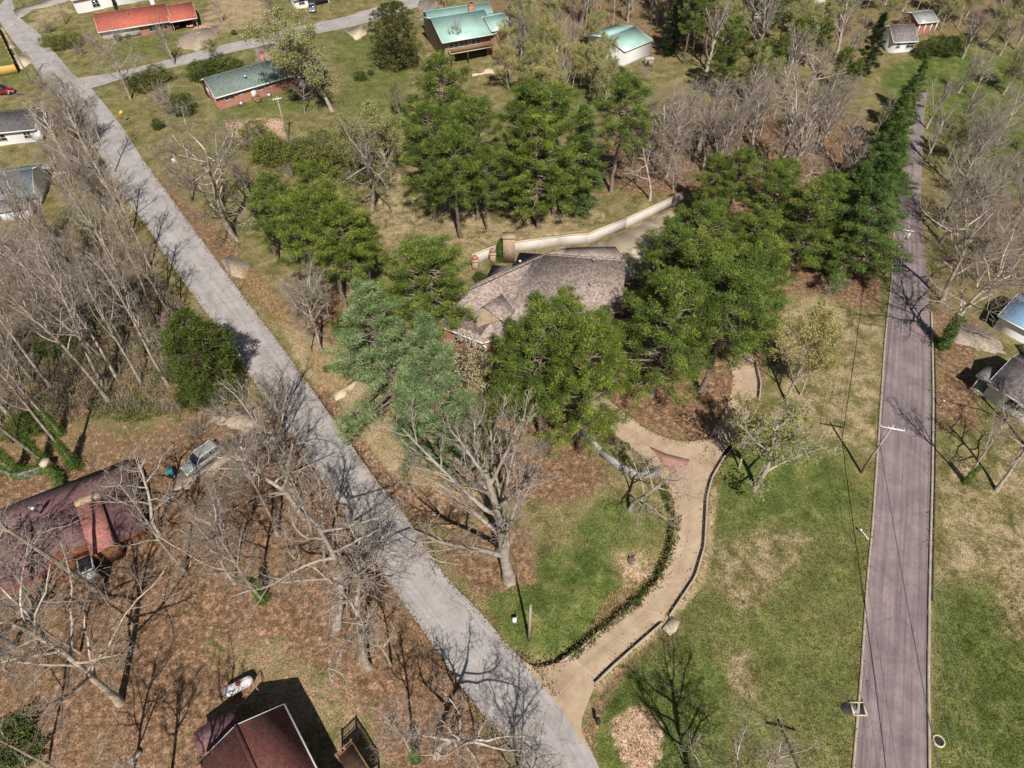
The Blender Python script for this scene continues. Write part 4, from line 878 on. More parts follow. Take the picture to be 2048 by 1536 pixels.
q0, q1 = G(1716,1063), G(1739,1080); t = thing('marker_post', 'thin white marker pole tilted by the edge of the road', 'marker', (q1.x, q1.y, 0)); d = q0-q1
MB().tube([(0,0,-.1),(d.x*.9,d.y*.9,.5)], .05, 6, cap=True).build('rod', M['trim'], t); MB().lathe([(0,.62),(.12,.6),(.13,.45),(0,.42)], 8, (d.x*.92,d.y*.92,0)).build('cap', M['trim'], t)
# storm drains
q0 = P(1714,1418); t = thing('storm_drain', 'square storm drain with open grate beside the road edge', 'storm drain', (q0.x, q0.y, 0.05))
fr = MB(); 
for x0, x1, y0, y1 in ((-.55,.75,-.62,-.5),(-.55,.75,.5,.62),(-.55,-.4,-.5,.5),(.62,.75,-.5,.5)): fr.box(x0, x1, y0, y1, -.1, .1)
fr.build('frame', M['conc'], t); MB().box(-.4,.62,-.5,.5,-.1,-.0).build('pit', M['black'], t)
gr = MB()
for k in range(3): gr.box(-.4+.12*k, -.34+.12*k, -.5, .5, .02, .06)
gr.build('grate', M['metal'], t)
MB().lathe([(0,.012),(.55,.012),(.6,-.05)], 14, (-.95,.05,-.06)).build('gutter_hole', M['black'], t)
q0 = P(1877,1482); t = thing('culvert', 'round open culvert mouth with pale rim in the grass by the road', 'culvert', (q0.x, q0.y, -.02))
MB().lathe([(.42,.0),(.42,.14),(.55,.14),(.58,-.05)], 18).build('rim', M['conc'], t); MB().lathe([(0,.03),(.43,.03)], 18).build('pit', M['black'], t)
# signs
q0 = G(252,246); t = thing('road_sign', 'yellow diamond warning sign on the grass verge of the side street', 'road sign', (q0.x, q0.y, q0.z), R(40))
M['signyellow'] = plain('sign_yellow', lin(236,190,50), lin(222,174,44), 2, 0.5); M['signred'] = plain('sign_red', lin(206,96,92), lin(196,84,80), 2, 0.5)
MB().tube([(0,0,-.2),(0,0,2.3)], .04, 6).build('post', M['metal'], t); MB().add([(0,-.05,1.55),(.55,-.05,2.1),(0,-.05,2.65),(-.55,-.05,2.1),(0,-.02,1.55),(.55,-.02,2.1),(0,-.02,2.65),(-.55,-.02,2.1)], [(0,1,2,3),(7,6,5,4),(0,4,5,1),(1,5,6,2),(2,6,7,3),(3,7,4,0)]).build('plate', M['signyellow'], t)
q0 = G(44,15); t = thing('road_sign', 'red and white octagonal sign at the far street corner', 'road sign', (q0.x, q0.y, 0), R(20))
MB().tube([(0,0,-.2),(0,0,2.2)], .04, 6).build('post', M['metal'], t); MB().tube([(0,-.07,2.1),(0,-.04,2.1)], .42, 8, cap=True).build('plate', M['signred'], t)
# fences and bins
def fence(name, label, pts, h, mat, postm, board=.0):
    t = thing(name, label, 'fence', (pts[0].x, pts[0].y, 0)); o = Vector((pts[0].x, pts[0].y, 0)); bd = MB()
    for a, b in zip(pts[:-1], pts[1:]):
        a, b = a-o, b-o; n = max(2, int((b-a).length/.22))
        for i in range(n): bd.obox(a+(b-a)*(i+.06)/n, a+(b-a)*(i+.94)/n, .03, h-(i % 2)*.03, z0=-.1)
        m_ = max(2, int((b-a).length/2.4)+1)
        for i in range(m_): p = a+(b-a)*i/(m_-1); MB().box(p.x-.06, p.x+.06, p.y+.02, p.y+.14, -.2, h+.08).build('post', postm, t)
    bd.build('boards', mat, t)
fence('wooden_fence', 'new yellow board fence turning the corner beside the lamp pole', [P(-40,160), P(37,146), P(0,68), P(-14,52)], 1.9, M['yellowwood'], M['yellowwood'])
fence('wooden_fence', 'slatted brown fence between the maroon-roofed house and the bare trees', [P(336,1045), P(378,1004), P(400,965)], 1.1, M['wood'], M['darkwood'])
q0 = G(345,950); t = thing('wheelie_bin', 'teal wheeled bin at the end of the gravel drive', 'bin', (q0.x, q0.y, 0), R(30)); M['tealp'] = plain('teal_plastic', lin(40,128,132), lin(30,108,112), 2, 0.5)
MB().add([(-.25,-.28,.05),(.25,-.28,.05),(.25,.28,.05),(-.25,.28,.05),(-.32,-.36,.95),(.32,-.36,.95),(.32,.36,.95),(-.32,.36,.95)], [(0,3,2,1),(4,5,6,7),(0,1,5,4),(1,2,6,5),(2,3,7,6),(3,0,4,7)]).build('body', M['tealp'], t); MB().box(-.35,.35,-.4,.4,.953,1.02).build('lid', M['tealp'], t)
for s in (-1, 1): MB().tube([(s*.28,.34,.1),(s*.36,.34,.1)], .1, 10, cap=True).build('wheel', M['black'], t)
# wooden basketball-style dark pad beside the red-brown house and loose bits
q0 = G(272,1516); t = thing('utility_box', 'grey slab-like box lying in the leaves near the bottom edge', 'box', (q0.x, q0.y, q0.z), R(60)); MB().box(-.55,.55,-.2,.2,-.05,.45).build('case', M['conc'], t); MB().box(-.5,.5,-.16,.16,.452,.5).build('lid', M['metal'], t)
# ------------------------------------------------------------------ plant library (meshes shared by the copies)
def nrmz(v): return v/(np.linalg.norm(v)+1e-9)
def perp(d, phi):
    ref = np.array([0., 0, 1]) if abs(d[2]) < .9 else np.array([1., 0, 0])
    a = nrmz(np.cross(d, ref)); b = np.cross(d, a); return a*math.cos(phi)+b*math.sin(phi)
def bare_tree(seed, H, fork, n1, ang, ratio, up, wander, counts, r0, lens=None, trunk_top=1.0, wob=1.0):
    """trunk and first limbs go to one mesh, branches and twigs to another; tips are where buds can sit"""
    rs = np.random.RandomState(seed); T, C, tips = MB(), MB(), []
    segs = (9, 7, 5, 4, 2); sides = (9, 6, 4, 3, 3)
    def grow(p, d, L, r, lvl):
        n = segs[lvl]; pts = [p]; dirs = [d]; rad = [r]; end = r*(.30 if lvl else .42)
        for i in range(n):
            d = nrmz(d+rs.normal(0, wander[lvl], 3)+np.array([0, 0, up[lvl]])); p = p+d*L/n
            pts.append(p); dirs.append(d); rad.append(max(r+(end-r)*((i+1)/n)**.9, .009))
        if lvl == 0: rad[0] *= 1.45; rad[1] *= 1.08
        (T if lvl <= 1 else C).tube(pts, rad, sides[lvl])
        if lvl == 4: tips.append(p); return
        if lvl == 3: tips.append(p)
        k = counts[lvl]; s = (fork, .22, .18, .12)[lvl]; ph = rs.rand()*6.28
        for j in range(k):
            t = s+(1-s)*(j+rs.rand()*.9)/k if lvl else fork+(trunk_top-fork)*((j+rs.rand()*.6)/k)**.9
            t = min(t, .995); i = int(t*n); f = t*n-i
            q = pts[i]*(1-f)+pts[i+1]*f; dl = dirs[i+1]; rl = rad[i]*(1-f)+rad[i+1]*f
            a = R(rs.uniform(*ang[lvl])); ph += 2.4+rs.normal(0, .35)
            dd = nrmz(dl*math.cos(a)+perp(dl, ph)*math.sin(a))
            l = L*ratio[lvl]*rs.uniform(.65, 1.2)*(1-.45*t if lvl else (1.05-.5*(t-fork)/(1.001-fork)))
            grow(q, dd, l, min(rl*.72, max(r*(.46, .42, .42, .5)[lvl]*rs.uniform(.8, 1.15), .012)), lvl+1)
    tl = H*(trunk_top if False else (lens or .8))
    grow(np.zeros(3)-np.array([0, 0, .25]), nrmz(np.array([rs.normal(0, .05*wob), rs.normal(0, .05*wob), 1])), tl, r0, 0)
    return T, C, np.array(tips)
def blades(mb, c, d, ln, wd, rs, m=0, tint=None, tri=True):
    """thin leaf or needle faces at c pointing along d"""
    n = len(c); d = d/(np.linalg.norm(d, axis=1)[:, None]+1e-9)
    s = np.cross(d, rs.normal(0, 1, (n, 3))); s /= np.linalg.norm(s, axis=1)[:, None]+1e-9
    ln = np.broadcast_to(ln, (n,))[:, None]; wd = np.broadcast_to(wd, (n,))[:, None]
    t = rs.rand(n) if tint is None else tint
    if tri:
        V = np.stack([c-s*wd/2, c+s*wd/2, c+d*ln], 1); F = np.arange(3*n).reshape(n, 3); mb.add(V.reshape(-1, 3), F, m, np.repeat(t, 3))
    else:
        V = np.stack([c, c+d*ln*.5+s*wd/2, c+d*ln, c+d*ln*.5-s*wd/2], 1); F = np.arange(4*n).reshape(n, 4); mb.add(V.reshape(-1, 3), F, m, np.repeat(t, 4))
def tufts(mb, cs, k, rad, ln, wd, rs, upb=.45, flat=1.0, m=0, tri=True, tspread=.35):
    """k blades round every centre"""
    n = len(cs)
    if not n: return
    d = rs.normal(0, 1, (n, k, 3)); d[:, :, 2] = d[:, :, 2]*flat+upb; d /= np.linalg.norm(d, axis=2)[:, :, None]
    c = cs[:, None, :]+d*rad*rs.rand(n, k, 1)**.6*np.array([1, 1, flat])
    base = rs.rand(n)*(1-tspread); t = np.clip(base[:, None]+rs.rand(n, k)*tspread, 0, 1)
    dd = d+rs.normal(0, .35, d.shape)
    blades(mb, c.reshape(-1, 3), dd.reshape(-1, 3), ln*rs.uniform(.7, 1.3, n*k), wd, rs, m, t.ravel(), tri)
def pine_tree(seed, H, cb, Rm, nb, prof='round', k=20, droop=0.0, flat=.8, dead=0):
    rs = np.random.RandomState(seed); T, C = MB(), MB(); n = 12; z = np.linspace(-.3, H*.97, n)
    sway = np.cumsum(rs.normal(0, .10, (n, 2)), 0); sway -= sway[0]; tp = np.stack([sway[:, 0], sway[:, 1], z], 1)
    T.tube(tp, np.interp(z/H, [0, .05, .6, 1], [.36, .27, .17, .04])*H/18, 9)
    at = lambda h: np.array([np.interp(h, z, tp[:, 0]), np.interp(h, z, tp[:, 1]), h])
    cs = []; ph = rs.rand()*6
    for i in range(nb):
        u = ((i+rs.rand()*.8)/nb); h = H*(cb+(1-cb)*u*.97)
        pr = {'round': math.sqrt(max(0, 1-((u-.32)/.70)**2)), 'cone': (1-u)**.75*min(1, .45+u*4), 'col': (1-u**3)*min(1, .6+u*3)}[prof]
        L = Rm*max(pr, .12)*rs.uniform(.6, 1.15); ph += 2.4+rs.normal(0, .3)
        el = R({'round': -8+52*u, 'cone': -6+38*u, 'col': 0+40*u}[prof]+rs.normal(0, 8))
        d = np.array([math.cos(ph)*math.cos(el), math.sin(ph)*math.cos(el), math.sin(el)]); p = at(h); pts = [p]
        for s in range(5):
            d = nrmz(d+rs.normal(0, .10, 3)+np.array([0, 0, .05-droop])); p = p+d*L/5; pts.append(p)
        pts = np.array(pts); T.tube(pts, np.linspace(.05+.018*L, .015, 6), 4)
        nsub = max(3, int(L*2.1)) if prof != 'cone' else max(4, int(L*2.6))
        for j in range(nsub):
            t = rs.uniform(.30, 1.0); q = pts[min(int(t*5), 4)]+(pts[min(int(t*5)+1, 5)]-pts[min(int(t*5), 4)])*(t*5-int(t*5) if t < 1 else 1)
            sd = nrmz(d+perp(d, rs.rand()*6.28)*rs.uniform(.5, 1.1)*np.array([1, 1, .45])+np.array([0, 0, .12])); l = rs.uniform(.35, .8)*(1.25 if prof == 'round' else 1.0)*max(.35, min(1, L/2.6))
            e = q+sd*l; C.tube([q, e], [.02, .01], 3, 1); cs += [e, q+sd*l*.5] if prof == 'cone' and rs.rand() < .6 else [e]
        cs.append(pts[-1])
    for i in range(dead):
        h = H*cb*rs.uniform(.45, 1); a = rs.rand()*6.28; p = at(h); L = rs.uniform(.8, 2.2)
        T.tube([p, p+np.array([math.cos(a)*L*.6, math.sin(a)*L*.6, .1]), p+np.array([math.cos(a+.3)*L, math.sin(a+.3)*L, .5*rs.rand()])], [.04, .025, .01], 3)
    tufts(C, np.array(cs), int(k*1.6) if prof == 'cone' else int(k*2.4), .46 if prof != 'cone' else .40, .24 if prof != 'cone' else .30, .06, rs, .5, .7 if prof != 'cone' else flat)
    return T, C
def dense_tree(seed, H, Rm, n, k, shape, ln, wd, base=.05, tri=False, upb=.5, rad=.3):
    """leafy or bushy crown: clumps on many branches, lumpy outline with holes"""
    rs = np.random.RandomState(seed); T, C = MB(), MB()
    T.tube([(0,0,-.3),(0.05,0,H*.3),(-.04,.06,H*.65),(0,0,H*.92)], [.14*H/8+.03, .11*H/8, .07*H/8, .02], 8)
    lob = rs.rand(9)*6.28; cs = []
    for i in range(n):
        u = base+(1-base)*rs.rand()**(1.0 if shape != 'cone' else .9*1.4); a = rs.rand()*6.28
        pr = {'cone': (1-u)**.8+.06, 'round': math.sqrt(max(.02, 1-((u-.5)/.52)**2)), 'egg': math.sqrt(max(.02, 1-((u-.38)/.64)**2)), 'col': (1-u**4)*.9+.1}[shape]
        lump = 1+.22*math.sin(3*a+lob[0]+5*u)+.16*math.sin(5*a+lob[1]-7*u)+.12*math.sin(11*u*2+lob[2])
        r = Rm*pr*lump*(rs.uniform(.35, 1.0)**.45)
        p = np.array([math.cos(a)*r, math.sin(a)*r, u*H]); cs.append(p)
        if rs.rand() < .22: T.tube([(0,0,max(.1,u*H-.35*r)), p*np.array([.6,.6,1]), p], [.03*H/8+.01, .02, .008], 3)
    tufts(C, np.array(cs), k, rad, ln, wd, rs, upb, .8, tri=tri); return T, C
def brush_tree(seed, H, Rm, stems, k):
    """many-stemmed leafless shrub"""
    rs = np.random.RandomState(seed); T, C = MB(), MB(); tips = []
    for i in range(stems):
        a = rs.rand()*6.28; el = rs.uniform(.25, 1.2); d = np.array([math.cos(a)*el, math.sin(a)*el, 1.3]); p = rs.normal(0, .12, 3)*np.array([Rm, Rm, 0]); pts = [p]
        L = H*rs.uniform(.55, 1.05)
        for s in range(4): d = nrmz(d+rs.normal(0, .18, 3)); p = p+d*L/4; pts.append(p)
        T.tube(pts, [.04, .032, .025, .018, .01], 4)
        for j in range(k):
            t = rs.uniform(.3, .98)*4; q = pts[int(t)]+(pts[int(t)+1]-pts[int(t)])*(t-int(t)); dd = nrmz(d+rs.normal(0, .6, 3)); l = L*rs.uniform(.12, .34)
            e = q+dd*l; C.tube([q, q+dd*l*.5+rs.normal(0, .04, 3), e], [.014, .012, .01], 3); tips.append(e)
    return T, C, np.array(tips)
LIB = {}
def lib(kind, T, C, mats, H, tw=True, tint=False, tsm=True):
    H = max(np.concatenate(T.V)[:, 2].max(), np.concatenate(C.V)[:, 2].max())*.97
    LIB.setdefault(kind, []).append((T.mesh(kind+'_trunk', mats[0], tsm), C.mesh(kind+'_crown', mats[1:], False, tint), H))
ANG = ((38, 72), (28, 62), (28, 66), (25, 70)); BW = (.07, .11, .15, .2, .15)
for s in range(4):   # wide-spreading old trees
    T, C, tp = bare_tree(100+s, 16, .30, 9, ANG, (.62, .55, .5, .55), (.03, .06, .05, .03, 0), (.06, .13, .17, .2, .15), (13, 8, 7, 5), .235, .74)
    lib('oak', T, C, (M['bark'], M['twig']), 16)
for s in range(4):   # tall forest trees, clean stem, narrow crown
    T, C, tp = bare_tree(140+s, 22, .42, 9, ((24, 50), (26, 60), (28, 66), (25, 70)), (.34, .5, .5, .55), (.02, .14, .06, .03, 0), (.035, .12, .17, .2, .15), (11, 7, 6, 4), .22, .9)
    lib('tall', T, C, (M['bark'], M['twig']), 22)
for s in range(3):   # fine vase-shaped crowns
    T, C, tp = bare_tree(180+s, 14, .16, 11, ((18, 40), (16, 42), (18, 45), (20, 50)), (.78, .5, .48, .5), (.02, .06, .08, .05, 0), (.05, .08, .11, .14, .12), (12, 8, 6, 4), .28, .62)
    lib('vase', T, C, (M['bark_pale'], M['twig']), 14)
for s in range(4):   # crooked pale limbs
    T, C, tp = bare_tree(220+s, 15, .38, 7, ((40, 75), (30, 70), (30, 70), (25, 75)), (.6, .55, .5, .5), (.02, .05, .03, .02, 0), (.10, .20, .22, .25, .2), (9, 8, 6, 5), .24, .68, wob=2)
    lib('crook', T, C, (M['bark_pale'], M['twig']), 15)
for s in range(3):   # trees in bud
    T, C, tp = bare_tree(260+s, 13, .22, 10, ((26, 56), (22, 55), (26, 60), (25, 70)), (.62, .52, .5, .5), (.02, .08, .06, .03, 0), (.06, .11, .15, .18, .15), (12, 9, 6, 5), .19, .7)
    rs = np.random.RandomState(s); n = len(tp); q = np.repeat(tp, 3, 0)+rs.normal(0, .16, (3*n, 3))
    T2 = MB(); C2 = C; blades(C2, q, rs.normal(0, 1, q.shape), .15, .12, rs, 1, None, False)
    lib('bud', T, C2, (M['bark'], M['twig'], M['bud']), 13, tint=True)
for s in range(2):
    T, C, tp = bare_tree(290+s, 8, .2, 9, ((30, 60), (25, 60), (26, 60), (25, 70)), (.6, .52, .5, .5), (.02, .08, .06, .03, 0), (.06, .12, .15, .18, .15), (10, 8, 6, 4), .14, .7)
    rs = np.random.RandomState(s); n = len(tp); q = tp[::3]+rs.normal(0, .16, (len(tp[::3]), 3)); blades(C, q, rs.normal(0, 1, q.shape), .15, .12, rs, 1, None, False)
    lib('green', T, C, (M['bark'], M['twig'], M['budgreen']), 8, tint=True)
for s in range(5):
    T, C = pine_tree(300+s, 18, (.46, .24, .42, .20, .50)[s], (3.7, 4.1, 3.4, 4.3, 3.6)[s], (78, 90, 82, 94, 76)[s], 'round', 26, dead=6)
    lib('pine', T, C, (M['pinebark'], M['pine'], M['pinebark']), 18, tint=True)
for s in range(3):
    T, C = pine_tree(340+s, 20, .12, (6.2, 5.6, 6.6)[s], 96, 'cone', 22, .03, .45)
    lib('wpine', T, C, (M['pinebark'], M['wpine'], M['pinebark']), 20, tint=True)
for s in range(3):
    T, C = pine_tree(360+s, 18, .08, (4.9, 4.4, 5.3)[s], 100, 'cone', 22, .02, .6)
    lib('dpine', T, C, (M['pinebark'], M['dpine'], M['pinebark']), 18, tint=True)
T, C = dense_tree(400, 9, 2.5, 800, 22, 'egg', .26, .07, .04, True); lib('cedar', T, C, (M['bark_brown'], M['cedar']), 9, tint=True)
T, C = pine_tree(410, 16, .05, 3.2, 90, 'cone', 22, .03, .7); lib('spruce', T, C, (M['bark_brown'], M['spruce'], M['bark_brown']), 16, tint=True)
T, C = dense_tree(420, 12, 4.6, 1100, 20, 'egg', .24, .14, .05); lib('magnolia', T, C, (M['bark_brown'], M['magnolia']), 12, tint=True)
T, C = dense_tree(430, 5, 2.5, 300, 12, 'round', .11, .08, .25, rad=.3); lib('dogwood', T, C, (M['bark_brown'], M['flower']), 5, tint=True)
T, C = dense_tree(440, 5, 2.0, 220, 14, 'round', .12, .08, .25, rad=.25); lib('redbud', T, C, (M['bark_brown'], M['redbud']), 5, tint=True)
for s in range(2):
    T, C = dense_tree(450+s, 3, 1.9, 330, 16, 'round', .16, .1, .02, rad=.26); lib('shrub', T, C, (M['bark_brown'], M['bushy']), 3, tint=True)
    T, C = dense_tree(460+s, 3, 1.9, 300, 15, 'round', .16, .09, .02, rad=.28); lib('hedge', T, C, (M['bark_brown'], M['hedge']), 3, tint=True)
T, C = dense_tree(470, 4, .55, 160, 16, 'col', .16, .07, .02, True, rad=.16); lib('thuja', T, C, (M['bark_brown'], M['ivy']), 4, tint=True)
T, C = dense_tree(474, 1.2, .9, 120, 14, 'round', .1, .07, .02, rad=.2); lib('redshrub', T, C, (M['bark_brown'], M['red_leaf']), 1.2, tint=True)
for s in range(3):
    T, C, tp = brush_tree(480+s, 4, 1.8, 26, 16); rs = np.random.RandomState(s); q = tp[rs.rand(len(tp)) < .35]; blades(C, q, rs.normal(0, 1, q.shape), .13, .1, rs, 1, None, False)
    lib('brush', T, C, (M['bark'], M['twig'], M['bushy']), 4, tint=True)
T, C, tp = bare_tree(600, 9, .9, 3, ANG, (.12, .4, .4, .4), (.02, .06, .05, .03, 0), (.06, .13, .17, .2, .15), (3, 2, 1, 1), .42, 1.0); lib('snag', T, C, (M['bark'], M['twig']), 9)
def ivy_mesh(seed, H, r, n):
    rs = np.random.RandomState(seed); mb = MB(); h = rs.rand(n)**1.5*H; a = rs.rand(n)*6.28; rr = r*(1.15-.5*h/H)*rs.uniform(.8, 1.4, n)
    tufts(mb, np.stack([np.cos(a)*rr, np.sin(a)*rr, h], 1), 12, .2, .11, .09, rs, .3, 1, tri=False); return mb.mesh('ivy', M['ivy'], tint=True)
IVY = ivy_mesh(1, 5, .42, 360)
NAMES = dict(oak='bare_tree', tall='bare_tree', vase='bare_tree', crook='bare_tree', bud='budding_tree', green='leafing_tree', pine='pine_tree', wpine='white_pine', dpine='white_pine', cedar='cedar_tree',
             spruce='conifer', magnolia='magnolia_tree', dogwood='flowering_tree', redbud='redbud_tree', shrub='shrub', hedge='shrub', thuja='thuja', redshrub='shrub', brush='bare_shrub', snag='dead_trunk')
CATS = dict(bare_tree='tree', budding_tree='tree', leafing_tree='tree', pine_tree='pine tree', white_pine='pine tree', cedar_tree='cedar', conifer='conifer', magnolia_tree='tree', flowering_tree='tree', redbud_tree='tree', shrub='shrub', thuja='shrub', bare_shrub='shrub', dead_trunk='tree trunk')
count = {}
trs = random.Random(7)
def plant(kind, bx, by, H, label, s=1.0, ivy=False, group=None, var=None):
    i = count[kind] = count.get(kind, -1)+1; L_ = LIB[kind]; tm, cm, h0 = L_[(i if var is None else var) % len(L_)]
    p = G(bx, by); k = H/h0
    t = thing(NAMES[kind], label, CATS[NAMES[kind]], (p.x, p.y, p.z), trs.random()*6.28, group); t.scale = (k*s, k*s, k)
    t.rotation_euler[0] = trs.gauss(0, .025); t.rotation_euler[1] = trs.gauss(0, .025)
    link('trunk', tm, t); link('crown', cm, t)
    if ivy: link('ivy', IVY, t)
    return t
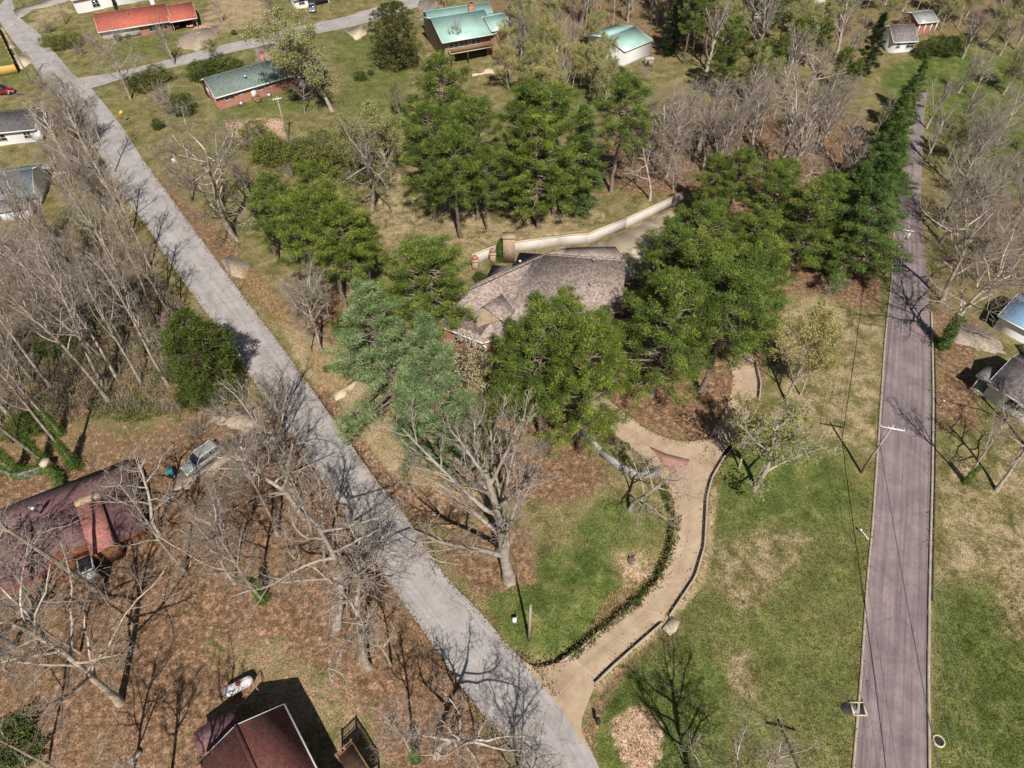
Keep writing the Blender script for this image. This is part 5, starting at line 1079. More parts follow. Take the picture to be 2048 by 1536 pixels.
# ------------------------------------------------------------------ every tree and shrub: kind, foot in the photo, height (or @row of the top), spread, label
TREES = '''
oak|262,200|@55|1.1|big bare tree with wide dark limbs on the corner of cross street and side street
vase|350,130|@25|.7|dark bare tree with upright limbs on the lawn before the brick-red ranch roof
vase|448,48|@-8|.9|bare tree on the straw-coloured lawn just beyond the two red cars
green|548,42|@-18|1.3|olive-tinged spreading tree beside the far grey carport
spruce|237,28|@-4|1|small dark conical evergreen between the white house and the brick-red roof
bud|430,128|@78|1.2|pale yellow-green round tree beside the cross street above the green-roofed house
hedge|95,92|2.2|1.2|yellow-green bush nearest the side street kerb in the bank of bushes
hedge|120,98|3|1.3|large yellow-green bush in the middle of the roadside bank of bushes
hedge|150,92|3|1.3|yellow-green bush of the bank beside the ranch house gable
brush|98,66|3.4|1|grey twiggy shrub on the straw-coloured lawn by the thin pale pole
brush|165,108|3|1.2|grey twiggy shrub below the yellow-green roadside bushes
brush|185,92|3.5|1|grey twiggy shrub touching the corner of the brick-red ranch roof
shrub|238,80|1.4|1|low round shrub under the first white window of the ranch house
shrub|258,76|1.4|1|low round shrub under the middle white window of the ranch house
shrub|410,160|4|1.3|dark olive shrub mound nearest the gable of the green-roofed house
shrub|440,155|4|1.3|dark olive shrub mound in the middle behind the green-roofed house
shrub|468,148|3.4|1.2|dark olive shrub mound toward the chimney of the green-roofed house
shrub|470,70|1.2|1|small round shrub alone on the straw-coloured ranch lawn
hedge|290,180|3.5|1.4|olive bush right of the big corner tree
hedge|318,165|3.5|1.4|olive bush below the dark upright tree
brush|325,215|6|1|dark twiggy thicket left of the green-roofed house gable
brush|350,235|6|1|dark twiggy thicket between yellow sign and brick gable
shrub|368,228|4|1.1|dark green shrub in the thicket by the brick gable
shrub|318,258|2|1|small dark green shrub near the yellow road sign
oak|472,479|@215|1.15|huge leaning bare tree with bleached forked limbs beside the side street
vase|176,305|@170|1.0|pale vase-shaped bare tree beside the side street by the white car
vase|140,330|@190|1.2|broad fine-twigged bare tree between charcoal roof and side street
vase|195,375|@255|1.0|fine-twigged bare tree by the side street just above the woods
tall|230,345|@170|.9|slim bare tree overhanging the side street edge
vase|212,425|@290|.9|bare tree leaning over the side street at the top of the woods
brush|92,178|4.5|1.1|bare shrub at the foot of the street lamp pole
brush|112,195|4.5|1.2|bare shrub on the street corner below the lamp pole
brush|120,250|4|1.3|dense twiggy shrub beside the charcoal-roofed house
brush|165,268|4|1.2|dense twiggy shrub at the side street edge across from the yellow sign
bud1|664,222|@18|1.25|large yellow-green budding tree in front of the sun porch
oak|610,226|9|.9|dark low-limbed bare tree below the sun porch
magnolia|800,132|@4|1.0|dense dark magnolia left of the teal-roofed house
vase|907,120|@28|.9|grey bare tree in front of the teal roof
oak|892,16|@-40|1|bare tree on the lawn behind the teal-roofed house
bud|802,238|@150|.55|thin leaning bare tree between the magnolia and the tall pines
crook|744,419|@205|.9|pale multi-stemmed tree on the tan lawn behind the shrub band
bud|785,365|@205|1.05|budding tree with dark stem standing in a ring of dirt
shrub|722,160|1.8|1.3|small dark green shrub on the lawn right of the sun porch
shrub|742,150|1.2|1|tiny green shrub on the lawn below the magnolia
brush|515,300|4.5|1.3|grey shrub at the left end of the shrub band behind the tall pale pole
hedge|545,318|4|1.4|olive shrub in the shrub band below the dirt patch
brush|580,322|5|1.3|grey thicket in the shrub band just below the tall pale pole
hedge|612,330|4.5|1.4|olive shrub in the shrub band right of the tall pale pole
brush|650,330|5.5|1.2|grey-brown thicket at the middle of the shrub band
hedge|690,345|5.5|1.3|olive leafy shrub beneath the pale multi-stemmed tree
hedge|735,335|5|1.3|dark olive shrub behind the pale multi-stemmed tree
brush|760,300|6|1.1|brownish thicket right end of the shrub band
bud|705,330|@215|1.0|hazy budding tree above the shrub band
brush|790,215|5|.8|purplish twiggy shrub by the thin leaning tree
vase|500,390|@300|1.0|bleached low bare tree left of the roadside pine group
crook|530,470|8|1.1|pale gnarled small tree at the foot of the roadside pines
crook|450,420|9|.8|pale crooked tree beside the huge leaning tree
pine|922,476|@260|1.05|front pine of the tall group with bare lower trunk on the tan lawn
pine|868,440|@215|1.10|left pine of the tall group behind the tan lawn
pine|900,372|@122|1.20|topmost pine of the tall group, highest crown behind the tan lawn
pine|955,440|@205|1.10|right pine of the tall group beside the second group
pine|845,340|@190|0.90|rearmost left pine of the tall group
pine|975,460|@300|0.90|short pine filling the front right of the tall group
pine|1078,456|@235|1.18|front pine of the second group with dead pale branches
pine|1040,420|@175|1.12|left pine of the second group with dead top
pine|1107,430|@180|1.23|rear pine of the second group showing bleached limbs
dpine|1150,430|@225|1.1|blue-green pine at the right of the second group
pine|1050,452|@300|0.90|low pine at the front left of the second group
pine|1223,385|@160|1.18|lone pine with bare trunk right of the second group
spruce|1335,112|@-20|1.0|tall very dark conifer right of the white metal shed
pine|1384,106|@-30|0.90|pine with long bare stem behind the dark conifer
pine|1440,195|@85|1.00|olive pine leftmost in the group above the bare oaks
pine|1490,200|@80|1.10|olive pine second in the group above the bare oaks
pine|1420,120|@20|1.00|far olive pine above the leftmost of the group
pine|1540,180|@70|1.00|olive pine in the middle above the bare oaks
pine|1592,130|@25|1.10|large olive pine near the far teal-roofed house
pine|1630,140|@40|1.00|olive pine right of the far teal-roofed house
pine|1668,180|@95|1.00|olive pine left of the big dark spruce
pine|1520,95|@-10|1.00|far olive pine left of the far teal-roofed house
spruce|1726,152|@28|1.15|big dark spruce left of the white cottage
pine|1695,195|@118|0.90|pine at the foot of the big dark spruce
bud|1068,162|@25|.8|slender pale-stemmed budding tree right of the salmon wing
bud|1105,150|@30|.9|budding tree with olive haze midway between salmon wing and metal shed
bud|1040,130|@5|1|yellowish budding tree at the corner of the salmon wing
bud|1085,205|@120|.9|budding tree right behind the second pine group
bud|1145,175|@85|.9|budding tree by the thin pole left of the metal shed
bud|1120,80|@-20|1|far budding tree beyond the thin pole
bud|1060,60|@-40|1.1|far budding tree behind the salmon wing roof
tall|1170,70|@-50|.9|grey bare tree leftmost of the clump behind the metal shed
tall|1192,62|@-55|.9|grey bare tree second of the clump behind the metal shed
tall|1225,58|@-50|.9|grey bare tree nearest the ridge of the metal shed
vase|1255,45|@-60|1|wide bare tree behind the metal shed
vase|1015,40|@-30|1|bare tree touching the peaked hood of the teal roof
bud|1209,150|@62|1.0|brown-budded tree covering the left end of the metal shed
crook|1200,190|@140|.9|small white-limbed bare tree below the metal shed
crook|1289,182|@130|.9|small white-limbed tree on the grass right of the metal shed
shrub|1240,150|1.8|1|small dark shrub at the corner of the metal shed
oak|1265,330|@232|.9|pale bare tree nearest the lone pine
oak|1312,348|@175|.95|bare oak leaning together over brown litter, second from the lone pine
crook|1300,400|@262|.9|thick gnarled bare tree at the edge of the concrete court
vase|1350,335|@180|1|fan-shaped bare tree in the middle of the bare grove
oak|1400,300|@150|.9|bare tree in the upper left of the bare grove
vase|1440,320|@185|1|fan-shaped bare tree below the olive pines
tall|1475,300|@150|.8|straight bare stem in the grove under the second olive pine
tall|1498,305|@150|.8|straight bare stem beside another in the middle of the bare grove
vase|1556,348|@140|1.15|largest fan-shaped bare tree in the grove
vase|1600,310|@165|1|fan-shaped bare tree right behind the largest of the grove
vase|1640,300|@180|1|fan-shaped bare tree at the right side of the grove
oak|1520,270|@150|.9|bare tree behind the largest fan-shaped one
oak|1375,260|@150|.9|bare tree at the top left of the grove near the white-limbed tree
vase|1685,340|@215|.9|bare tree between the grove and the row of white pines
oak|1660,255|@150|.8|bare tree below the big dark spruce
crook|1610,400|@300|.8|crooked bare tree in the shadow of the front pines
crook|1680,415|@290|.7|bare crooked tree at the foot of the white pine row
oak|1345,400|@290|.9|dark-limbed bare tree above the end of the pale retaining wall
tall|1735,310|@180|.6|bare pole-like tree against the white pine row
dpine|1804,228|@120|1.1|farthest white pine at the top of the roadside row
dpine|1786,262|@155|1.1|second white pine from the top of the roadside row
dpine|1768,300|@185|1.45|third white pine from the top of the roadside row
dpine|1754,345|@220|1.45|fourth white pine from the top of the roadside row
dpine|1738,400|@250|1.45|fifth white pine from the top, middle of the roadside row
dpine|1720,450|@280|1.45|sixth white pine in the roadside row
dpine|1703,500|@315|1.45|seventh white pine in the roadside row, beside the transformer pole
dpine|1680,555|@350|1.45|white pine at the near end of the roadside row with sweeping boughs
dpine|1658,505|@330|1.45|white pine set back at the near end of the row
pine|1570,563|@370|1.18|pine with visible bare trunk at the edge of the front lawn
pine|1510,520|@330|1.23|pine behind the front-lawn pine, toward the house
pine|1610,510|@350|1.23|pine between the front-lawn pine and the white pine row
pine|1440,470|@300|1.18|pine standing in front of the bare grove
pine|1400,460|@310|1.12|pine above the end of the pale retaining wall
pine|1655,560|@430|1.01|small pine casting dark shade at the corner of the front lawn
pine|1545,450|@320|1.12|pine in the middle of the wood below the bare grove
pine3|1305,790|@560|1.29|front left pine of the great clump between drive branch and loop
pine0|1400,785|@540|1.29|front pine of the great clump over the drive loop
pine2|1350,715|@490|1.29|middle pine of the great clump right of the house
pine1|1445,720|@505|1.23|right pine of the great clump over the drive loop
pine3|1310,640|@450|1.12|rear left pine of the great clump shading the house end
pine0|1385,610|@410|1.29|rear pine of the great clump beside the concrete court
pine2|1450,610|@425|1.23|rear right pine of the great clump
pine1|1495,660|@480|1.12|outermost right pine of the great clump near the lawn
pine3|1335,560|@420|1.01|pine at the edge of the concrete court
pine3|1158,897|@640|.95|foremost pine before the house with bare trunk above the block wall
pine1|1085,878|@612|1.0|left foremost pine before the house
pine3|1110,815|@592|.95|pine covering the front eave of the brown-roofed house
pine1|1172,825|@625|.9|pine covering the right front of the brown-roofed house
pine1|1045,850|@650|.85|leftmost pine before the house, above the pale blossom tree
pine0|712,631|@410|1.10|tall roadside pine with two-tone bare trunk beside the tan bank
pine4|691,614|@370|1.05|roadside pine behind the one with the two-tone trunk
pine2|640,600|@375|1.10|roadside pine with ivied stem left of the others
pine4|600,545|@350|1.00|upper left pine of the roadside group
pine0|655,500|@330|1.00|rear pine of the roadside group
pine2|560,530|@390|0.85|outermost left pine of the roadside group
pine4|745,595|@430|1.00|right pine of the roadside group reaching over the tan lawn
pine3|862,668|@492|1.75|broad pine touching the left end of the brown roof
wpine|798,850|@580|1.3|blue-green white pine with drooping boughs left of the house
wpine|888,948|@630|.8|blue-green white pine with bare lower trunk at the creek bank
dogwood|930,775|@690|1.15|cream-blossomed tree at the left front corner of the house
redbud|1262,730|3.5|1|purple blossoming tree in the gap between the house pines
thuja|1000,523|@482|1|narrow bright green thuja against the pale retaining wall
hedge|985,536|1.0|.7|yellow-green shrub at the foot of the narrow thuja
shrub|960,562|1.6|1.1|green shrub by the rust-topped urn near the pale wall
shrub|1000,885|1.6|1.2|dark shrub under the foremost pines by the lawn
shrub|1208,868|1.5|.9|round clipped shrub in the bed beside the drive branch
redshrub|1222,884|1.1|1|small reddish shrub in the bed beside the drive branch
shrub|1250,898|1.1|.8|green shrub in the bed above the block wall
shrub|1246,918|1.1|.8|dark green shrub in the bed nearest the block wall bend
redshrub|735,632|1.2|1.3|dark red shrub below the two-tone pine trunk
shrub|702,672|4|.8|bright green tall shrub between ivied trunks and the white pine
cedar|432,790|@640|1.1|dense round cedar at the edge of the side street
cedar|455,742|@690|.7|smaller cedar tucked behind the round roadside cedar
tall|622,704|@560|.9|slim leaning bare tree on the tan bank of the side street
oak|642,700|@520|.85|pale-limbed bare tree on the tan bank of the side street
tall|667,665|@540|.7|ivied bare trunk behind the tan bank trees
crook|590,640|8|1|small bare tree with olive twigs at the tan bank edge
hedge|655,742|.9|1.1|low green shrub on the tan bank
vase1|1020,1160|@862|1.05|broad silver-limbed bare tree between the side street and the curved driveway
tall|968,1000|@815|1.0|bare tree behind the broad silver-limbed one at the creek end
crook|1259,1020|@905|1.1|grey bare weeping tree at the end of the block wall
brush|1085,905|3|1.2|bare shrub below the left foremost house pine
green|1512,978|@830|1.1|young tree in sparse fresh leaf on the lawn beside the driveway bend
bud|1478,935|@830|.8|thin bare tree between the driveway bend and the sparsely leafed tree
bud|1573,803|@622|.75|slim budding tree alone on the straw-coloured lawn
bud|1600,790|@660|.6|lighter thin tree leaning beside the slim budding tree
brush|1655,590|3|1.2|twiggy shrub at the dark corner of the front lawn
oak|1884,694|@478|1.2|giant bare tree with ivy foot beside the main road kerb
oak|1885,602|@395|1.05|bare tree behind the giant one beside the road
oak|1880,486|@320|1.0|bare tree by the road second behind the giant one
oak|1878,455|@285|.9|bare tree by the road third behind the giant one
vase|1853,256|@150|.8|slender bare tree nearest the top of the white pine row across the road
vase|1853,322|@205|.8|slender bare tree at the road where it leaves the pines
oak|1944,196|@100|.9|bare tree on the bright green meadow edge
oak|2012,182|@85|.9|bare tree on the slope right of the meadow
tall|2033,340|@225|.9|tall bare tree in the green strip near the photo's edge
vase|1905,270|@165|.9|fine bare tree below the meadow
vase|1935,340|@215|1|fine bare tree midway between meadow and the giant tree
vase|1965,405|@280|1|fine-twigged bare tree left of the tall one in the green strip
oak|1995,470|@330|1|bare tree above the blue roofed shed
oak|2035,460|@320|1|bare tree above and right of the blue roofed shed
vase|1940,480|@340|1|dense fine bare tree directly behind the giant one
vase|2010,560|@420|1|bare tree just behind the blue roofed shed
vase|1925,400|@290|.9|fine bare tree beside the road second row back
bud|1890,330|@240|.9|faintly budding tree beside the road below the meadow
tall|1930,965|@800|.9|ivy-footed bare tree on the grass below the corner house
crook|1993,982|@850|.9|crooked bare tree in front of the corner house lawn
crook|2060,900|@760|.9|bare tree at the edge in front of the corner house
shrub|1848,112|3.5|1.2|dark green shrub right of the white cottage
shrub|1880,108|4|1.3|green bush on the bank above the meadow
hedge|1915,100|3|1.4|olive bush right on the bank above the meadow
dogwood|1805,58|@28|1.3|white blossoming tree behind the white cottage
redbud|1948,55|4|1.2|purple blossoming tree at the far wood edge
bud|1760,62|@-15|1|budding tree beyond the big dark spruce
bud|1880,62|@-20|1.1|olive budding tree behind the red board shed
bud|1915,55|@-30|1.1|olive budding tree right of the red board shed
bud|1965,95|@0|1|budding tree on the far slope
vase|1990,60|@-40|1|bare tree on the far slope
vase|2030,100|@0|1|bare tree at the far slope edge
bud|2015,40|@-40|1.1|farthest budding tree at the corner of the slope
bud|1690,40|@-40|1.1|far budding tree between the olive pines and the big spruce
tall|1650,60|@-60|.9|far bare tree above the olive pine right of the teal roof
bud|1480,50|@-50|1.1|far budding tree above the olive pines
tall|1450,70|@-40|.9|far bare tree left of the budding one above the olive pines
tall|1300,30|@-80|.9|far bare tree left of the dark conifer
redbud|1688,72|3|1|small purple tree by the big dark spruce
tall|92,925|24|.9|ivy-clad trunk nearest the ivy hedge, leaning over the woods
tall|150,930|25|.9|ivy-clad tall trunk between the hedge end and the woods
tall|122,868|23|.85|tall straight trunk behind the two ivied ones
tall|218,802|24|.9|tall trunk at the green edge of the woods
tall|204,768|23|.9|tall trunk close behind the green edge of the woods
tall|100,772|24|.9|tall pinkish trunk in the middle of the woods
tall|66,762|24|.9|tall trunk left of the pinkish one in the woods
tall|336,770|20|1|tall forked tree left of the round roadside cedar
crook|362,762|12|.9|short pale snapped tree beside the round roadside cedar
tall|312,645|20|1|forked white-limbed tree at the side street edge of the woods
tall|236,548|20|1|leaning white-limbed tree in the upper woods
tall|282,610|20|.9|bare tree between two white-limbed ones in the woods
tall|250,694|22|.9|bare tree in the heart of the woods
tall|180,705|22|.9|bare tree left of the heart of the woods
tall|28,705|23|.9|bare tree at the left photo edge of the woods
tall|18,830|23|.9|bare leaning tree low at the left edge of the woods
tall|140,622|21|.9|bare tree in the middle upper woods
tall|62,600|22|.9|bare tree below the blue-grey roofed house, deeper row
tall|102,540|20|.9|bare tree below the blue-grey roofed house, front row
tall|190,482|18|.9|bare tree at the upper tip of the woods by the street
tall|160,562|20|.9|bare tree behind the upper tip of the woods
tall|262,472|17|1|bare tree at the street edge near the upper tip of the woods
tall|300,535|17|1|bare tree at the street edge below the upper tip
tall|352,655|16|1|bare tree at the street edge above the round cedar
tall|12,640|22|.9|bare tree at the left edge beside the blue-grey roofed house
tall|40,950|26.4|.9|bare tree behind the ivy hedge
tall|282,765|20|.9|slender tree right of the green woodland edge
brush|240,640|3|1.6|twiggy undergrowth bush in the middle woods
brush|320,700|3|1.6|twiggy undergrowth bush near the round cedar
brush|150,680|3|1.6|twiggy undergrowth bush in the left woods
shrub|310,700|2|1.4|green bush in the woods near the roadside cedar
shrub|180,640|2.5|1.6|olive bush under the middle of the woods
shrub|240,600|2.5|1.5|olive bush near the white-limbed trees
shrub|110,700|2.4|1.6|olive bush under the left of the woods
shrub|60,860|2.4|1.6|olive bush behind the ivied trunks
shrub|375,810|2.4|.7|ivy-green bush at the turning pad
brush|455,835|3|1.5|bare bush beside the gravel turning pad
brush|400,870|3|1.3|bare bush above the silver car
brush|470,975|3|1.6|yellowish bush below the silver car
brush|430,1010|3.5|1.5|yellowish bush right of the slatted fence
oak|240,1405|22.8|1.0|big bare tree with flared foot on the leaf-strewn lower lawn
crook|318,1068|12.5|1.0|forked bare tree at the end of the maroon roof
tall|372,1146|19.2|.95|straight bare trunk right of the maroon-roofed house
tall|556,1072|19.2|1|slim bare tree by the side street above the leaf-strewn lot
oak|470,1165|15.6|.8|small bare tree in the middle of the leaf-strewn lot
tall|527,1200|20.4|1|ivied-footed straight trunk in the leaf-strewn lot
crook|672,1254|20.4|1|rugged pale tree beside the side street, second from the deck
crook|737,1334|18|1|stout gnarled pale tree nearest the deck
crook|872,1512|15.6|1|pale crooked tree at the street edge by the deck
tall|832,1520|16.8|.9|ivied trunk beside the pale crooked tree at the deck
tall|250,1640|18|1|bare tree just below the frame, its long trunk shadow on the leaf-strewn lawn
tall|330,1625|18|1|second bare tree below the frame beside the red-brown house
tall|400,1650|19.2|1|third bare tree below the frame, nearest the low lean-to
tall|96,1530|15.6|.9|bare tree at the bottom photo edge, lower left
crook|30,1295|15.6|1|bare low-limbed tree left of the big flared-foot tree
tall|160,1305|14.4|.9|slim bare tree behind the big flared-foot tree
crook|70,1215|14.4|.9|bare tree before the corner of the maroon roof
snag|207,1192|@1018|.38|broken bare trunk leaning over the maroon roof
tall|585,965|16.8|1|bare tree at the side street edge below the turning pad
crook|610,1035|15.6|1|crooked bare tree at the side street edge mid-way
vase|500,960|10.8|1|fine bare tree between the silver car and the side street
tall|650,1130|18|1|bare tree by the side street opposite the creek end
oak|1050,1625|15|.9|bare tree just below the frame shading the bottom of the side street
oak|1400,1650|18|.9|bare tree below the frame whose shadow covers the lower lawn
shrub|28,1500|2.2|2|green bush in the lower left corner
'''
seen = {}
for line in TREES.strip().split('\n'):
    kind, foot, h, s, label = line.split('|'); var = None
    if kind[-1].isdigit(): kind, var = kind[:-1], int(kind[-1])
    bx, by = map(float, foot.split(','))
    H = top_h(bx, by, float(h[1:])) if h[0] == '@' else float(h)
    plant(kind, bx, by, max(H, .8), label, float(s), ivy=('ivy' in label or 'ivied' in label) and kind in ('tall', 'oak', 'pine'), var=var)
# trees of the woods that nothing tells apart: they share their label and group
def fill(poly, kinds, n, hs, label, group, seed, s=(.85, 1.1), gap=3.0):
    rs = np.random.RandomState(seed); w = w2(poly); xs = [a for a, b in w]; ys = [b for a, b in w]; got = []; tries = 0
    while len(got) < n and tries < 6000:
        tries += 1; x, y = rs.uniform(min(xs), max(xs)), rs.uniform(min(ys), max(ys))
        if in_poly(np.array([x]), np.array([y]), w)[0] and all((x-a)**2+(y-b)**2 > gap*gap for a, b in got):
            got.append((x, y)); u, v = to_px(x, y); plant(kinds[rs.randint(len(kinds))], float(u), float(v), rs.uniform(*hs), label, rs.uniform(*s), group=group)
fill([(1010,-25),(1500,-25),(1470,85),(1345,95),(1300,40),(1200,50),(1060,105),(1030,60)], ('vase','tall','vase'), 34, (10, 16), 'grey bare tree among many in the far wood along the top edge', 'bare trees of the far wood', 1, gap=4)
fill([(1480,-25),(2080,-25),(2080,60),(1880,40),(1790,45),(1700,30),(1600,15)], ('vase','bud','tall'), 36, (9, 14), 'bare or budding tree in the far wood above the white cottage', 'trees of the wood above the cottage', 2, gap=4.5)
fill([(1880,110),(2080,70),(2080,230),(1985,230),(1900,180)], ('vase','bud'), 5, (8, 12), 'bare tree on the thinly wooded slope right of the meadow', 'trees of the wooded slope', 3, gap=6)
fill([(1880,300),(1960,250),(2080,330),(2080,600),(1985,580),(1900,560),(1885,420)], ('oak','vase','oak'), 8, (9, 14), 'fine-twigged bare tree in the strip of wood right of the main road', 'bare trees right of the main road', 4, gap=5)
fill([(1250,290),(1400,230),(1560,210),(1720,250),(1735,330),(1640,390),(1500,370),(1330,385)], ('vase','oak','vase','crook'), 15, (10, 15), 'grey bare tree deep in the grove above the front pines', 'bare trees of the grove', 5, gap=3.2)
fill([(1300,20),(1560,60),(1690,90),(1720,200),(1560,215),(1420,210),(1360,130)], ('pine','pine','vase','bud'), 24, (11, 17), 'olive pine or bare tree in the mixed wood behind the bare grove', 'trees of the mixed wood', 6, gap=4.5)
fill([(1000,110),(1180,90),(1190,160),(1230,220),(1090,260),(1010,190)], ('bud','vase','bud'), 18, (8, 13), 'budding tree in the thin wood between salmon wing and metal shed', 'budding trees by the metal shed', 7, gap=4)
fill([(-60,600),(120,540),(300,600),(380,700),(300,760),(60,900),(-60,940)], ('tall','tall','oak'), 10, (15, 22), 'tall grey bare tree deep in the woods left of the side street', 'bare trees of the woods', 8, gap=3)
fill([(130,215),(160,230),(260,420),(215,430),(150,300)], ('vase','brush','oak'), 7, (6, 12), 'fine-twigged bare tree in the belt between the white houses and the side street', 'bare trees along the side street', 9, gap=3)
fill([(560,880),(640,1000),(760,1180),(860,1330),(800,1400),(640,1120),(520,950)], ('crook','tall','vase'), 7, (10, 14), 'bare tree in the row along the leaf-strewn edge of the side street', 'bare trees along the street edge', 10, gap=6)
fill([(480,290),(770,280),(780,345),(700,375),(560,360)], ('brush','hedge','shrub','brush'), 16, (2.5, 5.5), 'shrub in the dense grey and olive band below the dirt patch', 'shrubs of the band', 11, (1, 1.4), 2.5)
# ------------------------------------------------------------------ growth nobody could count
def scatter(poly, n, seed):
    rs = np.random.RandomState(seed); xs = [a for a, b in poly]; ys = [b for a, b in poly]; out = []
    w = w2(poly); xs = [a for a, b in w]; ys = [b for a, b in w]
    while len(out) < n:
        q = rs.rand(n*2, 2)*[max(xs)-min(xs), max(ys)-min(ys)]+[min(xs), min(ys)]; m = in_poly(q[:, 0], q[:, 1], w); out += list(q[m])
    q = np.array(out[:n]); return np.column_stack([q, height(q[:, 0], q[:, 1])]), rs
mb = MB()
for poly, n in (([(-60,480),(200,440),(330,560),(500,790),(380,830),(210,830),(-60,900)], 4200), ([(1180,280),(1420,230),(1720,230),(1760,330),(1740,420),(1400,410),(1240,380)], 900), ([(980,-60),(1500,-60),(1460,90),(1330,110),(1060,130)], 700), ([(1500,-60),(2100,-60),(2100,80),(1880,60),(1620,60)], 700), ([(1875,360),(2080,300),(2080,580),(1900,580)], 700), ([(500,300),(760,300),(770,350),(560,345)], 300), ([(60,220),(170,230),(230,380),(180,420),(110,380)], 400)):
    q, rs = scatter(poly, n, n)
    for p in q:
        for j in range(3):
            a = rs.rand()*6.28; l = rs.uniform(.5, 1.8); e = p+np.array([math.cos(a)*l*.6, math.sin(a)*l*.6, l]); mb.tube([p-np.array([0,0,.1]), (p+e)/2+rs.normal(0, .1, 3), e], [.02, .016, .01], 3)
    c = q[rs.rand(len(q)) < .5]; tufts(mb, c+np.array([0, 0, .45]), 12, .6, .2, .13, rs, .2, .8, 1, False)
    tufts(mb, q+np.array([0, 0, .12]), 6, .6, .2, .15, rs, .2, .3, 2, False)
tag(mb.build('undergrowth', [M['twig'], M['bushy'], M['brown']], tint=True), kind='stuff')
mb = MB()
for poly, n in (([(1362,1030),(1350,1100),(1322,1160),(1286,1205),(1240,1240),(1200,1275),(1150,1316),(1135,1318),(1185,1265),(1260,1200),(1310,1140),(1338,1080),(1345,1035)], 330), ([(1322,960),(1340,985),(1348,1030),(1335,1010),(1318,975)], 80), ([(190,795),(300,800),(330,830),(270,850),(180,835)], 260), ([(130,915),(170,915),(165,940),(135,940)], 60)):
    q, rs = scatter(poly, n, n+5); tufts(mb, q+np.array([0, 0, .15]), 12, .35, .14, .11, rs, .5, .5, 0, False)
tag(mb.build('ground_ivy', [M['bushy']], tint=True), kind='stuff')
# tufts of taller grass on the verge and lawns
mb = MB()
for poly, n in (([(1870,1200),(2060,1180),(2060,1560),(1872,1560)], 1500), ([(1420,1000),(1740,960),(1700,1540),(1480,1540),(1400,1300),(1430,1100)], 2200), ([(1200,1420),(1380,1290),(1470,1540),(1230,1540)], 700), ([(960,1180),(1200,1090),(1240,1180),(1150,1310),(1040,1300)], 600), ([(1880,840),(2060,860),(2060,1180),(1872,1180)], 600)):
    q, rs = scatter(poly, n, n+9); k = 9; d = rs.normal(0, .5, (n, k, 3)); d[:, :, 2] = 1
    t = np.repeat(rs.rand(n)*.7, k)+rs.rand(n*k)*.3
    c = np.repeat(q, k, 0)+rs.normal(0, .14, (n*k, 3))*[1, 1, 0]; blades(mb, c, d.reshape(-1, 3), rs.uniform(.10, .24, n*k), .05, rs, 0, t)
tag(mb.build('grass', [M['budgrass'] if 'budgrass' in M else leafy('grass_blades', [(0, lin(66,84,32)), (.5, lin(104,112,56)), (1, lin(160,146,100))], trans=.2)], tint=True), kind='stuff')
mb = MB()   # tall dry grass on the tan bank
for poly, n in (([(600,680),(690,700),(700,790),(640,770)], 400), ([(820,890),(900,900),(980,990),(900,985),(830,960),(760,850)], 600), ([(1225,1180),(1300,1150),(1275,1185),(1170,1290),(1140,1310)], 260), ([(460,520),(520,560),(600,660),(560,650)], 250)):
    q, rs = scatter(poly, n, n+3); k = 12; d = rs.normal(0, .55, (n, k, 3)); d[:, :, 2] = 1; t = rs.rand(n*k)
    c = np.repeat(q, k, 0)+rs.normal(0, .16, (n*k, 3))*[1, 1, 0]; blades(mb, c, d.reshape(-1, 3), rs.uniform(.25, .6, n*k), .05, rs, 0, t)
tag(mb.build('dry_grass', [leafy('dry_grass_blades', [(0, lin(168,136,92)), (.5, lin(200,170,122)), (1, lin(226,200,158))], hv=.02, trans=.2)], tint=True), kind='stuff')
# stones in the gully
mb = MB(); q, rs = scatter([(650,790),(680,790),(760,930),(850,990),(940,985),(950,1015),(830,1030),(730,950),(680,880)], 240, 5)
for p in q:
    r = rs.uniform(.06, .26); a = rs.rand()*3; v = np.array([(-1,-1,-.6),(1,-1,-.6),(1,1,-.6),(-1,1,-.6),(-.7,-.6,.7),(.6,-.7,.8),(.7,.6,.6),(-.6,.7,.75)])*rs.uniform(.7, 1.2, (8, 3))*r*np.array([1.2, .9, .6])
    c, s = math.cos(a), math.sin(a); v = v@np.array([[c, s, 0], [-s, c, 0], [0, 0, 1]])+p+np.array([0, 0, r*.2]); mb.add(v, [(0,3,2,1),(4,5,6,7),(0,1,5,4),(1,2,6,5),(2,3,7,6),(3,0,4,7)])
tag(mb.build('creek_gravel', M['rock']), kind='stuff')
# ivy hedge and its stone post by the maroon-roofed house
t = thing('ivy_hedge', 'bright ivy-covered low wall turning a corner above the maroon roof', 'hedge', P(60, 960)); o = Vector(t.location); pts = [P(0,945)-o, P(45,955)-o, P(98,938)-o, P(122,962)-o, P(128,990)-o]
core = MB()
for a, b in zip(pts[:-1], pts[1:]): core.obox(a, b, .5, 1.1, z0=-.4)
core.build('wall_core', M['block'], t); cs = []; rs = np.random.RandomState(4)
for a, b in zip(pts[:-1], pts[1:]):
    n = int((b-a).length*60); u = rs.rand(n, 1); q = np.array(a)+(np.array(b)-np.array(a))*u+rs.normal(0, .32, (n, 3))*[1, 1, 0]; q[:, 2] = rs.rand(n)**.6*1.25; cs.append(q)
iv = MB(); tufts(iv, np.concatenate(cs), 12, .25, .11, .09, rs, .4, 1, 0, False); iv.build('ivy_leaves', M['ivy'], t, tint=True)
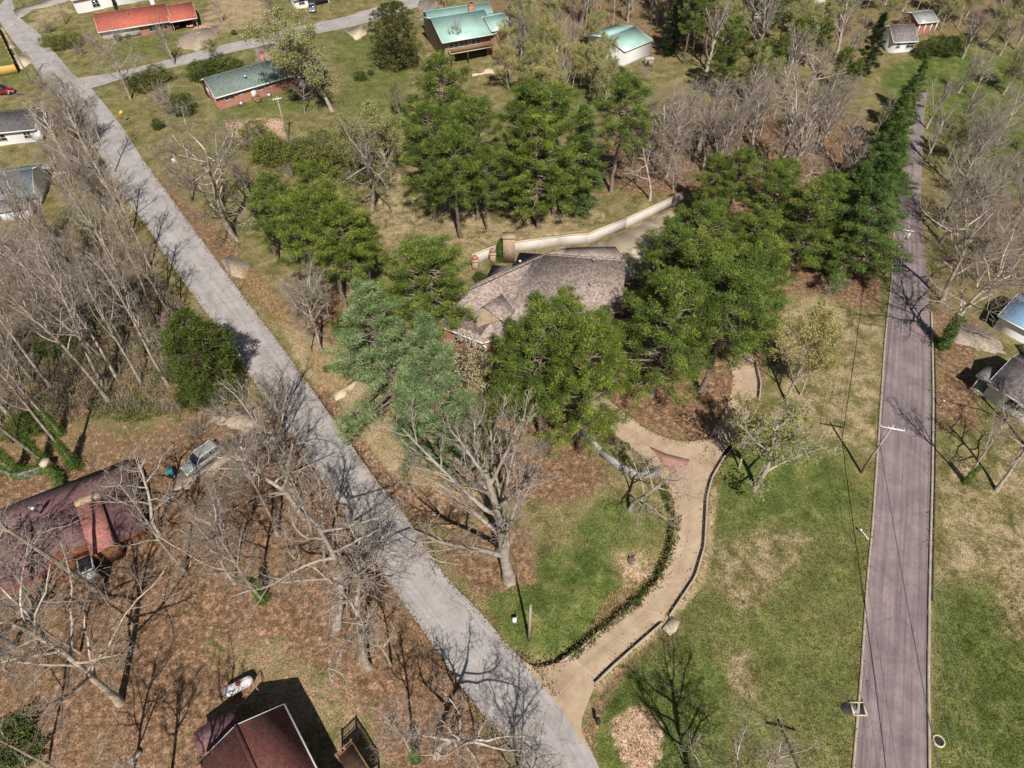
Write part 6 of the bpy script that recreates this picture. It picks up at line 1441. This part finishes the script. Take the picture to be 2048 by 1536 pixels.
p = P(101, 938); sp = MB().box(-.35,.35,-.5,.5,-.3,1.6); s_ = sp.build('gate_pillar', M['conc']); s_.location = (p.x, p.y, 0); tag(s_, 'pale square stone pillar at the bend of the ivy-covered wall', 'pillar')
# stump in the lawn hollow
p = G(1262,1122); t = thing('tree_stump', 'torn-out pale stump in the hollow left of the driveway', 'stump', (p.x, p.y, p.z)); rs = np.random.RandomState(3)
MB().lathe([(.5,-.2),(.42,.2),(.36,.45),(.0,.42)], 9).build('stump', M['bark_brown'], t)
rt = MB()
for k in range(5): a = k*1.1+rs.rand()*1.4; L = rs.uniform(.4, 1.2); rt.tube([(0,0,.25),(math.cos(a)*L*.5,math.sin(a)*L*.5,.25+.2*rs.rand()),(math.cos(a+.2)*L,math.sin(a+.2)*L,-.05)], [.14,.09,.03], 5)
rt.build('root', M['bark_pale'], t)
# boulder on the bank under the white pine
p = G(796, 870); b = MB().lathe([(0,-.2),(.6,-.15),(.72,.1),(.5,.34),(.2,.42),(0,.43)], 9).build('boulder', M['rock']); b.location = p; b.scale = (1.3,.9,1); tag(b, 'grey boulder on the tan bank below the white pines', 'boulder')

# fallen leaves gathered along the edges of roads and drives
mb = MB()
def edge_leaves(pxl, n, spread, seed):
    rs = np.random.RandomState(seed); p = resample(pxl, 400); i = rs.randint(0, 400, n); q = p[i].copy(); q[:, :2] += rs.normal(0, 1, (n, 2))*spread*rs.rand(n, 1)
    q[:, 2] = np.maximum(height(q[:, 0], q[:, 1]), 0.06)+.02
    d = rs.normal(0, 1, (n, 3)); d[:, 2] *= .25; blades(mb, q, d, rs.uniform(.12, .26, n), .14, rs, 0, None, False)
edge_leaves(ROAD_R[8:24], 2600, .55, 1); edge_leaves(ROAD_L[8:], 2600, .5, 2); edge_leaves(DRV_R[3:], 700, .45, 3); edge_leaves(DRV_L, 900, .7, 4); edge_leaves(ASPH_R[4:12], 700, .5, 5); edge_leaves(ASPH_L[4:], 700, .4, 6); edge_leaves(BRA_R, 500, .5, 7); edge_leaves(LOOP_R, 600, .6, 8); edge_leaves(LOOP_L, 500, .6, 9)
tag(mb.build('leaf_litter', [M['brown']], tint=True), kind='stuff')
